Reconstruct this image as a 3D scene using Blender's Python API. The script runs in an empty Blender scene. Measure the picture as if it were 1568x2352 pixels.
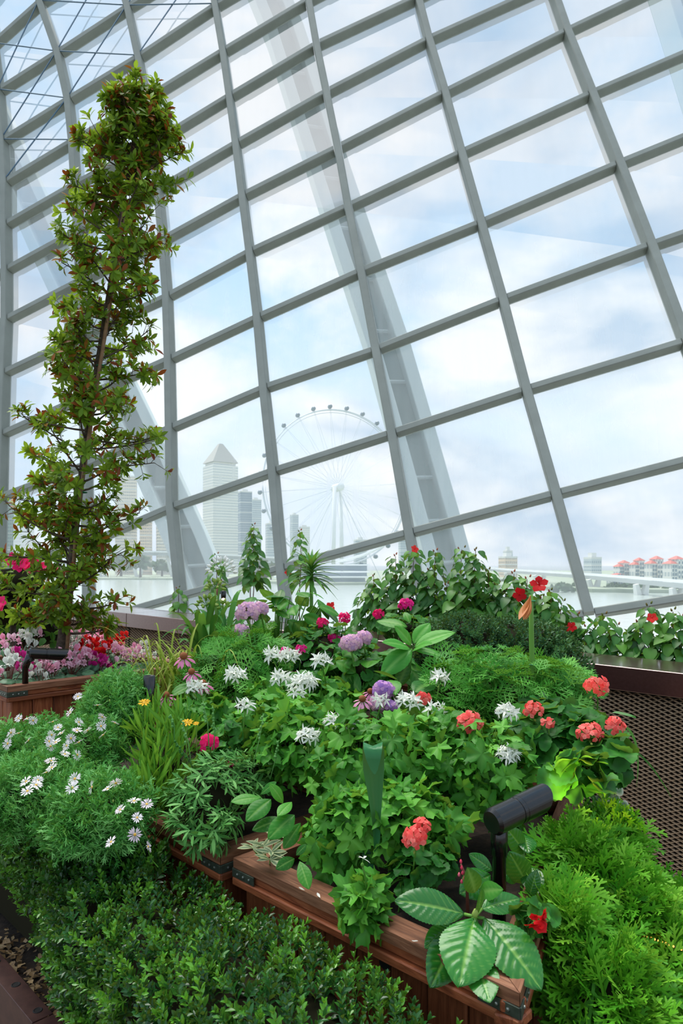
import bpy, math
import numpy as np
from mathutils import Vector, Matrix

# ------------------------------------------------------------------ camera, sky, sun, exposure
SC = bpy.context.scene
COL = SC.collection
F, CX, HOR, CZ = 1568.0, 784.0, 1300.0, 1.55      # focal length in pixels, centre column, horizon row, eye height
cam_d = bpy.data.cameras.new('camera')
cam_d.sensor_fit = 'VERTICAL'; cam_d.sensor_height = 36.0; cam_d.sensor_width = 24.0
cam_d.lens = 24.0
cam_d.shift_y = (HOR - 1176.0) / 2352.0
cam_d.clip_start = 0.05; cam_d.clip_end = 6000
cam_d.dof.use_dof = True; cam_d.dof.focus_distance = 2.1; cam_d.dof.aperture_fstop = 9.0
cam = bpy.data.objects.new('camera', cam_d); COL.objects.link(cam)
cam.location = (0, 0, CZ); cam.rotation_euler = (math.pi / 2, 0, 0)
SC.camera = cam
vs = SC.view_settings
vs.view_transform = 'Standard'; vs.look = 'None'; vs.gamma = 1.0; vs.use_curve_mapping = False
vs.exposure = 0.38
cy = SC.cycles
cy.max_bounces = 6; cy.diffuse_bounces = 3; cy.glossy_bounces = 2; cy.transmission_bounces = 4
cy.transparent_max_bounces = 8; cy.caustics_reflective = False; cy.caustics_refractive = False
cy.sample_clamp_indirect = 4.0; cy.use_adaptive_sampling = True; cy.adaptive_threshold = 0.02

def lin(c):
    return tuple((v / 255 / 12.92 if v / 255 <= 0.04045 else ((v / 255 + 0.055) / 1.055) ** 2.4) for v in c) + (1.0,)

def nodes_of(m):
    m.use_nodes = True
    nt = m.node_tree; nt.nodes.clear()
    return nt, nt.nodes, nt.links

def ramp(ns, stops, interp='LINEAR'):
    r = ns.new('ShaderNodeValToRGB'); e = r.color_ramp.elements
    r.color_ramp.interpolation = interp
    while len(e) > 1: e.remove(e[-1])
    e[0].position = stops[0][0]; e[0].color = stops[0][1]
    for p, c in stops[1:]:
        k = e.new(p); k.color = c
    return r

def math_node(nt, op, a, b=None, clamp=False, c=None):
    n = nt.nodes.new('ShaderNodeMath'); n.operation = op; n.use_clamp = clamp
    for i, v in enumerate((a, b, c)):
        if v is None: continue
        if isinstance(v, (int, float)): n.inputs[i].default_value = v
        else: nt.links.new(v, n.inputs[i])
    return n.outputs[0]

def mix_rgb(nt, fac, a, b, mode='MIX'):
    n = nt.nodes.new('ShaderNodeMix'); n.data_type = 'RGBA'; n.blend_type = mode
    for i, v in ((0, fac), (6, a), (7, b)):
        if isinstance(v, (int, float)): n.inputs[i].default_value = v
        elif isinstance(v, tuple): n.inputs[i].default_value = v
        else: nt.links.new(v, n.inputs[i])
    return n.outputs[2]

def noise(nt, scale, vec=None, detail=4, rough=0.55, dist=0.0):
    n = nt.nodes.new('ShaderNodeTexNoise')
    n.inputs['Scale'].default_value = scale; n.inputs['Detail'].default_value = detail
    n.inputs['Roughness'].default_value = rough; n.inputs['Distortion'].default_value = dist
    if vec is not None: nt.links.new(vec, n.inputs['Vector'])
    return n.outputs['Fac']

# sky: pale blue overhead, soft bright cloud, milky towards the horizon - the same all the way round
world = bpy.data.worlds.new('sky'); SC.world = world
world.use_nodes = True
wn = world.node_tree; wn.nodes.clear()
tc = wn.nodes.new('ShaderNodeTexCoord')
sep = wn.nodes.new('ShaderNodeSeparateXYZ'); wn.links.new(tc.outputs['Generated'], sep.inputs[0])
g = ramp(wn.nodes, [(0.0, lin((120, 128, 122))), (0.49, lin((150, 158, 156))), (0.502, lin((206, 216, 228))), (0.60, lin((206, 224, 241))),
                    (0.70, lin((162, 202, 236))), (0.85, lin((156, 198, 234))), (1.0, lin((150, 194, 232)))])
zz = math_node(wn, 'MULTIPLY_ADD', sep.outputs[2], 0.5, c=0.5)
wn.links.new(zz, g.inputs[0])
mp = wn.nodes.new('ShaderNodeMapping'); mp.inputs['Scale'].default_value = (1.0, 1.0, 2.1); mp.inputs['Location'].default_value = (0.37, 0.1, 0.0)
wn.links.new(tc.outputs['Generated'], mp.inputs[0])
cl = noise(wn, 2.6, mp.outputs[0], 8, 0.56, 0.35)
cr = ramp(wn.nodes, [(0.40, (0, 0, 0, 1)), (0.56, (1, 1, 1, 1))]); wn.links.new(cl, cr.inputs[0])
cl2 = noise(wn, 4.0, mp.outputs[0], 5, 0.5, 0.2)
cc = ramp(wn.nodes, [(0.38, lin((172, 190, 212))), (0.56, lin((242, 239, 238)))]); wn.links.new(cl2, cc.inputs[0])
cfac = math_node(wn, 'MULTIPLY', cr.outputs[0], 0.86)
up = math_node(wn, 'GREATER_THAN', sep.outputs[2], 0.0)
cfac = math_node(wn, 'MULTIPLY', cfac, up)
skyc = mix_rgb(wn, cfac, g.outputs[0], cc.outputs[0])
bg = wn.nodes.new('ShaderNodeBackground'); wn.links.new(skyc, bg.inputs[0]); bg.inputs[1].default_value = 1.0
wo = wn.nodes.new('ShaderNodeOutputWorld'); wn.links.new(bg.outputs[0], wo.inputs[0])

sun_d = bpy.data.lights.new('sun', 'SUN'); sun_d.energy = 4.0; sun_d.angle = math.radians(50); sun_d.color = (1.0, 0.95, 0.86)
sun = bpy.data.objects.new('sun', sun_d); COL.objects.link(sun)
sun.rotation_euler = (math.radians(-22), math.radians(-14), 0)

# ------------------------------------------------------------------ helpers
rng = np.random.default_rng(11)
WM = {}                                              # world matrices of the objects made so far

def U(px, py, D):
    """a point at distance D along the photograph's line of sight through (px, py)"""
    return Vector(((px - CX) / F * D, D, CZ - (py - HOR) / F * D))

def px_of(p):
    return CX + F * p[0] / p[1], HOR + F * (CZ - p[2]) / p[1]

def put(ob, parent=None, M=None):
    M = M or Matrix.Identity(4)
    COL.objects.link(ob)
    if parent is not None:
        ob.parent = parent
        ob.matrix_parent_inverse = WM[parent.name].inverted()
    ob.matrix_basis = M
    WM[ob.name] = M.copy()
    return ob

def tag(o, label=None, cat=None, group=None, kind=None):
    if label: o['label'] = label
    if cat: o['category'] = cat
    if group: o['group'] = group
    if kind: o['kind'] = kind
    return o

def thing(name, label, cat, loc, group=None, kind=None):
    e = bpy.data.objects.new(name, None); e.empty_display_size = 0.05
    put(e, None, Matrix.Translation(Vector(loc)))
    return tag(e, label, cat, group, kind)

class T:                                             # a shape: vertices, faces, a per-vertex mark (veins, zones)
    def __init__(s, v, f, a=None):
        s.v = np.asarray(v, float).reshape(-1, 3); s.f = [tuple(x) for x in f]
        s.a = np.zeros(len(s.v)) if a is None else np.asarray(a, float)

def join(parts):
    v, f, a, n = [], [], [], 0
    for p in parts:
        t, M = p if isinstance(p, tuple) else (p, None)
        vv = t.v
        if M is not None:
            m = np.array(M); vv = vv @ m[:3, :3].T + m[:3, 3]
        v.append(vv); a.append(t.a); f += [tuple(i + n for i in q) for q in t.f]; n += len(vv)
    return T(np.concatenate(v), f, np.concatenate(a))

def mesh_of(name, t, mat, smooth=True, tone=None):
    me = bpy.data.meshes.new(name)
    me.from_pydata(t.v.tolist(), [], t.f)
    if smooth: me.polygons.foreach_set('use_smooth', np.ones(len(me.polygons), bool))
    if t.a.any():
        at = me.attributes.new('mark', 'FLOAT', 'POINT'); at.data.foreach_set('value', t.a.astype(np.float32))
    if tone is not None:
        at = me.attributes.new('tone', 'FLOAT', 'POINT'); at.data.foreach_set('value', np.asarray(tone, np.float32))
    if mat: me.materials.append(mat)
    return me

def obj(name, t, mat, parent=None, M=None, smooth=False, kind=None, label=None):
    me = t if isinstance(t, bpy.types.Mesh) else mesh_of(name, t, mat, smooth)
    o = bpy.data.objects.new(name, me); put(o, parent, M)
    return tag(o, label=label, kind=kind)

def cloud(name, t, mats, mat, parent, smooth=True, kind='stuff'):
    """many copies of one shape joined into one mesh, with a random tone for each copy"""
    k, n = len(mats), len(t.v)
    if k == 0: return None
    m = np.asarray(mats)
    v = np.einsum('kij,nj->kni', m[:, :3, :3], t.v) + m[:, None, :3, 3]
    lt = np.array([len(q) for q in t.f]); li = np.concatenate([np.array(q) for q in t.f])
    loops = (li[None, :] + (np.arange(k) * n)[:, None]).ravel()
    totals = np.tile(lt, k); starts = np.concatenate([[0], np.cumsum(totals)[:-1]])
    me = bpy.data.meshes.new(name)
    me.vertices.add(k * n); me.vertices.foreach_set('co', v.ravel().astype(np.float32))
    me.loops.add(len(loops)); me.loops.foreach_set('vertex_index', loops.astype(np.int32))
    me.polygons.add(len(totals)); me.polygons.foreach_set('loop_start', starts.astype(np.int32))
    try: me.polygons.foreach_set('loop_total', totals.astype(np.int32))
    except Exception: pass
    me.update(calc_edges=True)
    if smooth: me.polygons.foreach_set('use_smooth', np.ones(len(totals), bool))
    at = me.attributes.new('tone', 'FLOAT', 'POINT'); at.data.foreach_set('value', np.repeat(rng.random(k), n).astype(np.float32))
    if t.a.any():
        at = me.attributes.new('mark', 'FLOAT', 'POINT'); at.data.foreach_set('value', np.tile(t.a, k).astype(np.float32))
    me.materials.append(mat)
    o = bpy.data.objects.new(name, me); put(o, parent)
    return tag(o, kind=kind)

# --- vector bits
def nrm(v):
    v = np.asarray(v, float); return v / (np.linalg.norm(v, axis=-1, keepdims=True) + 1e-9)

def frames(pos, t, n, s):
    """matrices with +Y along t and +Z near n"""
    pos = np.atleast_2d(pos); t = nrm(np.atleast_2d(t)); n = np.atleast_2d(n)
    n = nrm(n - t * (n * t).sum(1, keepdims=True)); x = np.cross(t, n)
    s = np.broadcast_to(np.asarray(s, float), (len(pos),))
    m = np.zeros((len(pos), 4, 4)); m[:, 3, 3] = 1
    m[:, :3, 0] = x * s[:, None]; m[:, :3, 1] = t * s[:, None]; m[:, :3, 2] = n * s[:, None]; m[:, :3, 3] = pos
    return m

def rv(k, s=1.0):
    return rng.normal(size=(k, 3)) * s

def fr1(pos, t, n, s=1.0):
    return Matrix(frames(np.array(pos), np.array(t), np.array(n), s)[0].tolist())

# --- basic solids
def box(x0, x1, y0, y1, z0, z1):
    v = [(x, y, z) for x in (x0, x1) for y in (y0, y1) for z in (z0, z1)]
    return T(v, [(0, 1, 3, 2), (4, 6, 7, 5), (0, 4, 5, 1), (2, 3, 7, 6), (0, 2, 6, 4), (1, 5, 7, 3)])

def bbox(x0, x1, y0, y1, z0, z1, b):
    """box with chamfered edges (12 bevels as one convex solid)"""
    v, idx = [], {}
    for i, x in enumerate((x0, x1)):
        for j, y in enumerate((y0, y1)):
            for k, z in enumerate((z0, z1)):
                sx, sy, sz = (1, -1)[i], (1, -1)[j], (1, -1)[k]
                for a, p in enumerate(((x, y + sy * b, z + sz * b), (x + sx * b, y, z + sz * b), (x + sx * b, y + sy * b, z))):
                    idx[(i, j, k, a)] = len(v); v.append(p)
    f = []
    I = lambda i, j, k, a: idx[(i, j, k, a)]
    for i in (0, 1):
        q = [I(i, 0, 0, 0), I(i, 1, 0, 0), I(i, 1, 1, 0), I(i, 0, 1, 0)]; f.append(q if i else q[::-1])
        q = [I(0, i, 0, 1), I(0, i, 1, 1), I(1, i, 1, 1), I(1, i, 0, 1)]; f.append(q if i else q[::-1])
        q = [I(0, 0, i, 2), I(1, 0, i, 2), I(1, 1, i, 2), I(0, 1, i, 2)]; f.append(q if i else q[::-1])
    for i in (0, 1):
        for j in (0, 1):
            f.append((I(i, j, 0, 0), I(i, j, 1, 0), I(i, j, 1, 1), I(i, j, 0, 1)))
            f.append((I(i, 0, j, 0), I(i, 1, j, 0), I(i, 1, j, 2), I(i, 0, j, 2)))
            f.append((I(0, i, j, 1), I(1, i, j, 1), I(1, i, j, 2), I(0, i, j, 2)))
            for k in (0, 1): f.append((I(i, j, k, 0), I(i, j, k, 1), I(i, j, k, 2)))
    return T(v, f)

def tube(pts, rad, n=6, cap=True):
    pts = np.asarray([tuple(p) for p in pts], float); k = len(pts)
    rad = np.broadcast_to(np.asarray(rad, float), (k,))
    tg = np.gradient(pts, axis=0); tg = nrm(tg)
    up = np.array([0.0, 0, 1]) if abs(tg[:, 2]).mean() < 0.8 else np.array([0.0, 1, 0])
    v = []
    for p, t, r in zip(pts, tg, rad):
        a = nrm(np.cross(t, up)); b = np.cross(t, a)
        for q in range(n):
            w = 2 * math.pi * q / n
            v.append(p + r * (a * math.cos(w) + b * math.sin(w)))
    f = [(i * n + q, i * n + (q + 1) % n, (i + 1) * n + (q + 1) % n, (i + 1) * n + q) for i in range(k - 1) for q in range(n)]
    if cap: f += [tuple(range(n))[::-1], tuple((k - 1) * n + q for q in range(n))]
    return T(v, f)

def lathe(prof, n=16, cap=True):
    """profile of (radius, y): turned about +Y"""
    v = [(r * math.cos(2 * math.pi * q / n), y, r * math.sin(2 * math.pi * q / n)) for r, y in prof for q in range(n)]
    k = len(prof)
    f = [(i * n + q, (i + 1) * n + q, (i + 1) * n + (q + 1) % n, i * n + (q + 1) % n) for i in range(k - 1) for q in range(n)]
    if cap: f += [tuple(range(n)), tuple((k - 1) * n + q for q in range(n))[::-1]]
    return T(v, f)

def blob(rx, ry, rz, n=10, m=7, bump=0.0, seed=0):
    r = np.random.default_rng(seed); v = []
    for i in range(m + 1):
        th = math.pi * i / m
        for q in range(n):
            ph = 2 * math.pi * q / n; k = 1 + bump * r.normal() * (0 < i < m)
            v.append((rx * k * math.sin(th) * math.cos(ph), ry * k * math.sin(th) * math.sin(ph), rz * k * math.cos(th)))
    f = [(i * n + q, (i + 1) * n + q, (i + 1) * n + (q + 1) % n, i * n + (q + 1) % n) for i in range(m) for q in range(n)]
    return T(v, f)

def bez(a, b, c, k=6):
    a, b, c = (np.array(tuple(x), float) for x in (a, b, c))
    return [(1 - t) ** 2 * a + 2 * t * (1 - t) * b + t * t * c for t in np.linspace(0, 1, k)]

# ------------------------------------------------------------------ materials
def bsdf(name, color, rough=0.5, metal=0.0, spec=0.5):
    m = bpy.data.materials.new(name); nt, ns, ls = nodes_of(m)
    p = ns.new('ShaderNodeBsdfPrincipled'); o = ns.new('ShaderNodeOutputMaterial'); ls.new(p.outputs[0], o.inputs[0])
    p.inputs['Base Color'].default_value = color; p.inputs['Roughness'].default_value = rough
    p.inputs['Metallic'].default_value = metal; p.inputs['Specular IOR Level'].default_value = spec
    return m, nt, p

def speckled(name, c1, c2, scale=20, rough=0.6, metal=0.0, bump=0.0, spec=0.5, stretch=(1, 1, 1), coord='Object'):
    m, nt, p = bsdf(name, lin(c1), rough, metal, spec)
    t = nt.nodes.new('ShaderNodeTexCoord'); q = nt.nodes.new('ShaderNodeMapping'); q.inputs['Scale'].default_value = stretch
    nt.links.new(t.outputs[coord], q.inputs[0])
    n = noise(nt, scale, q.outputs[0], 5, 0.6)
    r = ramp(nt.nodes, [(0.32, lin(c1)), (0.68, lin(c2))]); nt.links.new(n, r.inputs[0])
    nt.links.new(r.outputs[0], p.inputs['Base Color'])
    if bump:
        b = nt.nodes.new('ShaderNodeBump'); b.inputs['Strength'].default_value = bump; b.inputs['Distance'].default_value = 0.01
        nt.links.new(n, b.inputs['Height']); nt.links.new(b.outputs[0], p.inputs['Normal'])
    return m

def wood(name, c1, c2, c3):
    """cedar: long grain along local Z, tone changing from board to board"""
    m, nt, p = bsdf(name, lin(c1), 0.55, 0, 0.35)
    t = nt.nodes.new('ShaderNodeTexCoord'); oi = nt.nodes.new('ShaderNodeObjectInfo')
    add = nt.nodes.new('ShaderNodeVectorMath'); add.operation = 'ADD'
    sc = nt.nodes.new('ShaderNodeVectorMath'); sc.operation = 'SCALE'; sc.inputs[3].default_value = 9.0
    cmb = nt.nodes.new('ShaderNodeCombineXYZ')
    for i in range(3): nt.links.new(oi.outputs['Random'], cmb.inputs[i])
    nt.links.new(cmb.outputs[0], sc.inputs[0]); nt.links.new(t.outputs['Object'], add.inputs[0]); nt.links.new(sc.outputs[0], add.inputs[1])
    q = nt.nodes.new('ShaderNodeMapping'); q.inputs['Scale'].default_value = (9, 9, 0.8); nt.links.new(add.outputs[0], q.inputs[0])
    n = noise(nt, 6.0, q.outputs[0], 6, 0.62, 1.6)
    r = ramp(nt.nodes, [(0.28, lin(c1)), (0.5, lin(c2)), (0.74, lin(c3))]); nt.links.new(n, r.inputs[0])
    v = math_node(nt, 'MULTIPLY_ADD', oi.outputs['Random'], 0.5, c=0.72)
    h = nt.nodes.new('ShaderNodeHueSaturation'); nt.links.new(v, h.inputs['Value']); nt.links.new(r.outputs[0], h.inputs['Color'])
    nt.links.new(h.outputs[0], p.inputs['Base Color'])
    b = nt.nodes.new('ShaderNodeBump'); b.inputs['Strength'].default_value = 0.35; b.inputs['Distance'].default_value = 0.004
    nt.links.new(n, b.inputs['Height']); nt.links.new(b.outputs[0], p.inputs['Normal'])
    return m

def leafy(name, dark, mid, light, mark=None, rough=0.45, spec=0.22, trans=0.28, mark_amt=1.0, bump=0.0):
    """leaf or petal: colour spread from leaf to leaf, veins from the 'mark' attribute, some light let through"""
    m = bpy.data.materials.new(name); nt, ns, ls = nodes_of(m)
    a = ns.new('ShaderNodeAttribute'); a.attribute_name = 'tone'
    oi = ns.new('ShaderNodeObjectInfo')
    f = math_node(nt, 'FRACT', math_node(nt, 'ADD', a.outputs['Fac'], oi.outputs['Random']))
    r = ramp(ns, [(0.0, lin(dark)), (0.5, lin(mid)), (1.0, lin(light))]); ls.new(f, r.inputs[0])
    col = r.outputs[0]
    if mark:
        b = ns.new('ShaderNodeAttribute'); b.attribute_name = 'mark'
        col = mix_rgb(nt, math_node(nt, 'MULTIPLY', b.outputs['Fac'], mark_amt, True), col, lin(mark))
    p = ns.new('ShaderNodeBsdfPrincipled'); ls.new(col, p.inputs['Base Color'])
    p.inputs['Roughness'].default_value = rough; p.inputs['Specular IOR Level'].default_value = spec
    t = ns.new('ShaderNodeBsdfTranslucent'); ls.new(mix_rgb(nt, 0.35, col, (0.45, 0.6, 0.05, 1) if mid[1] > mid[0] and mid[1] > mid[2] else col), t.inputs[0])
    x = ns.new('ShaderNodeMixShader'); x.inputs[0].default_value = trans
    ls.new(p.outputs[0], x.inputs[1]); ls.new(t.outputs[0], x.inputs[2])
    o = ns.new('ShaderNodeOutputMaterial'); ls.new(x.outputs[0], o.inputs[0])
    return m

HAZE_VEIL = 0.15  # outdoor haze put into the panes as a pale translucent share
def glass(name):
    """clear pane with a pale veil mixed in as distance haze, a little mirror"""
    m = bpy.data.materials.new(name); nt, ns, ls = nodes_of(m)
    tr = ns.new('ShaderNodeBsdfTransparent'); tr.inputs[0].default_value = (0.97, 0.99, 0.99, 1)
    oi = ns.new('ShaderNodeObjectInfo')
    tl = ns.new('ShaderNodeBsdfTranslucent'); tl.inputs[0].default_value = (0.93, 0.96, 1.0, 1)
    a = ns.new('ShaderNodeMixShader'); ls.new(tr.outputs[0], a.inputs[1]); ls.new(tl.outputs[0], a.inputs[2])
    # faint streaks in the haze veil
    t = ns.new('ShaderNodeTexCoord'); q = ns.new('ShaderNodeMapping'); q.inputs['Scale'].default_value = (3.2, 1.2, 0.12); ls.new(t.outputs['Object'], q.inputs[0])
    s = noise(nt, 2.0, q.outputs[0], 1, 0.5)
    f = math_node(nt, 'MULTIPLY_ADD', s, 0.12, c=HAZE_VEIL)
    f = math_node(nt, 'ADD', f, math_node(nt, 'MULTIPLY', oi.outputs['Random'], 0.06)); ls.new(f, a.inputs[0])
    gl = ns.new('ShaderNodeBsdfGlossy'); gl.inputs['Roughness'].default_value = 0.02
    fr = ns.new('ShaderNodeFresnel'); fr.inputs[0].default_value = 1.45
    b = ns.new('ShaderNodeMixShader'); ls.new(math_node(nt, 'MULTIPLY', fr.outputs[0], 0.5, True), b.inputs[0])
    ls.new(a.outputs[0], b.inputs[1]); ls.new(gl.outputs[0], b.inputs[2])
    o = ns.new('ShaderNodeOutputMaterial'); ls.new(b.outputs[0], o.inputs[0])
    return m

M_STEEL = speckled('painted_steel', (140, 145, 137), (151, 156, 148), 3, 0.45, 0.0)
M_GLASS = glass('haze_veil_glass')
M_CABLE = bsdf('cable_steel', lin((95, 120, 140)), 0.4, 0.6)[0]
M_ARCH = bsdf('arch_paint', lin((200, 212, 212)), 0.6)[0]
M_BRONZE = speckled('bronze_paint', (108, 76, 72), (120, 86, 82), 60, 0.32, 0.8)
for _n in M_BRONZE.node_tree.nodes:
    if _n.type == 'BSDF_PRINCIPLED': _n.inputs['Coat Weight'].default_value = 1.0; _n.inputs['Coat Roughness'].default_value = 0.16; _n.inputs['Coat IOR'].default_value = 1.9
M_MESH = speckled('expanded_metal', (196, 164, 130), (220, 190, 156), 30, 0.45, 0.3)
M_BLACK = bsdf('black_backing', lin((14, 13, 13)), 0.8)[0]
M_WOOD = wood('cedar', (92, 42, 22), (134, 72, 42), (168, 102, 66))
M_WOODCAP = wood('weathered_cedar_cap', (86, 54, 38), (126, 82, 58), (156, 110, 82))
M_BRACKET = speckled('galvanised_bracket', (48, 56, 46), (82, 90, 78), 40, 0.5, 0.5)
M_SCREW = bsdf('screw', lin((150, 155, 150)), 0.35, 0.8)[0]
M_SOIL = speckled('soil', (26, 19, 14), (58, 44, 32), 40, 0.95, 0, 0.8)
M_CORTEN = speckled('trough_steel', (62, 38, 36), (88, 58, 52), 25, 0.42, 0.35)
M_CORE = bsdf('painted_core_shade', lin((34, 33, 20)), 0.95, 0, 0.1)[0]  # near-black fill, colour stands in for shade between the leaves
M_LAMP = speckled('black_lamp_paint', (9, 10, 12), (18, 19, 22), 60, 0.22, 0.0, 0.0, 0.6)
M_BARK = speckled('bark', (58, 48, 40), (98, 84, 70), 60, 0.85, 0, 0.6)
M_STAKE = speckled('stake', (120, 90, 62), (156, 122, 88), 40, 0.7)
M_STALK = leafy('green_stalk', (70, 120, 40), (96, 148, 58), (130, 172, 84), trans=0.1)
M_TIE = bsdf('green_tie', lin((20, 130, 90)), 0.5)[0]
# ------------------------------------------------------------------ floor, water
fl = obj('floor', box(-9, 9, -4, 8.2, -0.2, 0.0), speckled('floor_paving', (96, 88, 80), (120, 110, 100), 8, 0.8))
tag(fl, 'paved floor of the conservatory under the planters', kind='structure')

# ------------------------------------------------------------------ glazed grid wall
ROWS = {  # picture rows of the crossings of each sloping rail with the ribs
 0: [(-10, 110), (97, 14), (262, -85), (450, -192), None, None, None],
 1: [(3, 216), (138, 130), (297, 26), (478, -85), (670, -205), None, None],
 2: [(12, 330), (162, 237), (322, 140), (497, 23), (692, -92), (915, -225), None],
 3: [(18, 425), (172, 332), (340, 235), (515, 127), (710, 10), (938, -110), (1205, -245)],
 4: [(18, 522), (178, 430), (355, 337), (530, 230), (728, 112), (959, 4), (1232, -130)],
 5: [(20, 625), (185, 535), (367, 442), (545, 338), (751, 221), (984, 100), (1262, -25)],
 6: [(20, 738), (190, 650), (378, 557), (560, 457), (777, 348), (1021, 222), (1299, 82)],
 7: [(15, 860), (194, 775), (388, 687), (577, 585), (801, 482), (1059, 360), (1356, 225)],
 8: [(11, 1000), (199, 915), (393, 830), (595, 735), (831, 630), (1104, 520), (1419, 385)],
 9: [(8, 1144), (203, 1070), (396, 987), (610, 896), (865, 809), (1154, 695), (1491, 572)],
 10: [(4, 1300), (207, 1250), (399, 1167), (631, 1086), (902, 1000), (1208, 901), (1572, 792)],
 11: [(0, 1480), (210, 1430), (420, 1370), (650, 1307), (942, 1227), (1276, 1139), (1668, 1040)],
 12: [(-4, 1660), (215, 1610), (440, 1570), (675, 1520), (985, 1462), (1352, 1412), (1775, 1345)]}
def inv_depth(px, py):
    u = min(max(px / 1568, -0.3), 1.5); v = min(max(py / 1400, -0.35), 1.3)
    tl, tr, bl, br = 1 / 13.0, 1 / 11.5, 1 / 11.5, 1 / 8.0
    return (tl * (1 - u) + tr * u) * (1 - v) + (bl * (1 - u) + br * u) * v
for r in range(11, -1, -1):                                   # carry the ribs on above the picture
    for i in range(7):
        if ROWS[r][i] is None:
            a, b = ROWS[r + 1][i], ROWS[r + 2][i]
            ROWS[r][i] = (a[0] - (b[0] - a[0]) * 0.95, a[1] - (b[1] - a[1]) * 0.97)
NODE = {}
for q in (-1, -2):                                            # two more rails overhead
    ROWS[q] = [(2 * a[0] - b[0], 2 * a[1] - b[1] + 6) for a, b in zip(ROWS[q + 1], ROWS[q + 2])]
ROWS = {r: ROWS[r - 2] for r in range(15)}
for r in range(15):
    row = list(ROWS[r])
    a, b = row[6], row[5]; row.append((a[0] + (a[0] - b[0]) * 1.12, a[1] + (a[1] - b[1]) * 1.06))
    for _ in range(3):
        a, b = row[0], row[1]; row.insert(0, (a[0] - (b[0] - a[0]) * 0.96, a[1] - (b[1] - a[1]) * 0.9))
    for i, (x, y) in enumerate(row):
        NODE[(i, r)] = np.array(U(x, y, 1 / inv_depth(x, y)))
NI, NR = 11, 15
def g_normal(i, r):
    i0, i1, r0, r1 = max(i - 1, 0), min(i + 1, NI - 1), max(r - 1, 0), min(r + 1, NR - 1)
    n = nrm(np.cross(NODE[(i1, r)] - NODE[(i0, r)], NODE[(i, r1)] - NODE[(i, r0)]))
    return n if n[1] < 0 else -n
GN = {k: g_normal(*k) for k in NODE}
facade = thing('wall_back', 'curved grid wall of grey steel ribs, sloping rails and large glass panes', None, (0, 9, 0), kind='structure')

def fin(pts, norms, across, th, dep, out):
    """a flat bar swept through pts, standing out of the glass along norms"""
    v, f = [], []
    for p, n, t in zip(pts, norms, across):
        t = nrm(t - n * np.dot(t, n)); c = 0.012
        for a, b in ((-th / 2 + c, dep), (th / 2 - c, dep), (th / 2, dep - c), (th / 2, -out), (-th / 2, -out), (-th / 2, dep - c)):
            v.append(p + t * a + n * b)
    k = len(pts)
    for s in range(k - 1):
        for q in range(6):
            f.append((s * 6 + q, s * 6 + (q + 1) % 6, (s + 1) * 6 + (q + 1) % 6, (s + 1) * 6 + q))
    f += [tuple(range(6))[::-1], tuple((k - 1) * 6 + q for q in range(6))]
    return T(v, f)
for i in range(NI):
    P = [NODE[(i, r)] for r in range(NR)]
    A = [NODE[(min(i + 1, NI - 1), r)] - NODE[(max(i - 1, 0), r)] for r in range(NR)]
    obj('rib', fin(P, [GN[(i, r)] for r in range(NR)], A, 0.125, 0.15, 0.05), M_STEEL, facade)
for r in range(NR):
    for i in range(NI - 1):
        a, b = NODE[(i, r)], NODE[(i + 1, r)]
        d = nrm(b - a); k = 0.07
        A = [NODE[(q, min(r + 1, NR - 1))] - NODE[(q, max(r - 1, 0))] for q in (i, i + 1)]
        obj('rail', fin([a + d * k, b - d * k], [GN[(i, r)], GN[(i + 1, r)]], A, 0.10, 0.12, 0.04), M_STEEL, facade)
for r in range(NR - 1):
    for i in range(NI - 1):
        q = [NODE[(i, r)], NODE[(i + 1, r)], NODE[(i + 1, r + 1)], NODE[(i, r + 1)]]
        c = sum(q) / 4; q = [c + (p - c) * 0.985 for p in q]
        n = sum(GN[k] for k in ((i, r), (i + 1, r), (i + 1, r + 1), (i, r + 1))) / 4
        t = T([p + n * (-0.02) for p in q] , [(0, 1, 2, 3)])
        o = obj('pane', T(t.v - c, t.f), M_GLASS, facade, Matrix.Translation(Vector(c)))
# bracing cables crossing the upper panes near the tree
for (i, r) in ((3, 2), (3, 3), (4, 2), (4, 3), (5, 2), (5, 3), (3, 4), (6, 2), (6, 3), (2, 3)):
    for (a, b) in (((i, r), (i + 1, r + 1)), ((i + 1, r), (i, r + 1))):
        p, q = NODE[a] + GN[a] * 0.12, NODE[b] + GN[b] * 0.12
        obj('bracing_cable', tube([p, q], 0.012, 5), M_CABLE, facade)

# two pale arches standing outside behind the glass
def arch(path, extra, w, label, d2):
    pts = [np.array(U(x, y, 1 / inv_depth(x, y) + extra + d2 * k)) for k, (x, y) in enumerate(path)]
    n = [np.array([0.0, -1, 0.15])] * len(pts)
    a = [np.array([1.0, 0.35, 0.25])] * len(pts)
    th = thing('steel_arch', label, 'arch', tuple(pts[-1]), 'pale arches outside the glass')
    obj('web', fin([p + np.array([0, .25, 0]) for p in pts], n, a, w * 0.5, 0.02, 0.3), bsdf('arch_web', lin((120, 142, 140)), 0.6)[0], th)
    off = nrm(np.array([1.0, 0.35, 0.25])) * w * 0.37
    for s in (-1, 1):
        obj('flange', fin([p + off * s for p in pts], n, a, w * 0.27, 0.25, 0.35), M_ARCH, th)
    for k in range(len(pts) - 1):
        for s in (0.3, 0.8):
            p = pts[k] * (1 - s) + pts[k + 1] * s
            obj('stiffener', tube([p - off + np.array([0, .1, 0]), p + off + np.array([0, .1, -.1])], 0.035, 4), M_ARCH, th)
arch([(560, -150), (655, 80), (735, 330), (810, 560), (890, 800), (955, 1030), (1010, 1230), (1060, 1420)], 2.6, 0.85,
     'wide pale steel arch slanting outside the glass beside the great wheel', 0.05)
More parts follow.
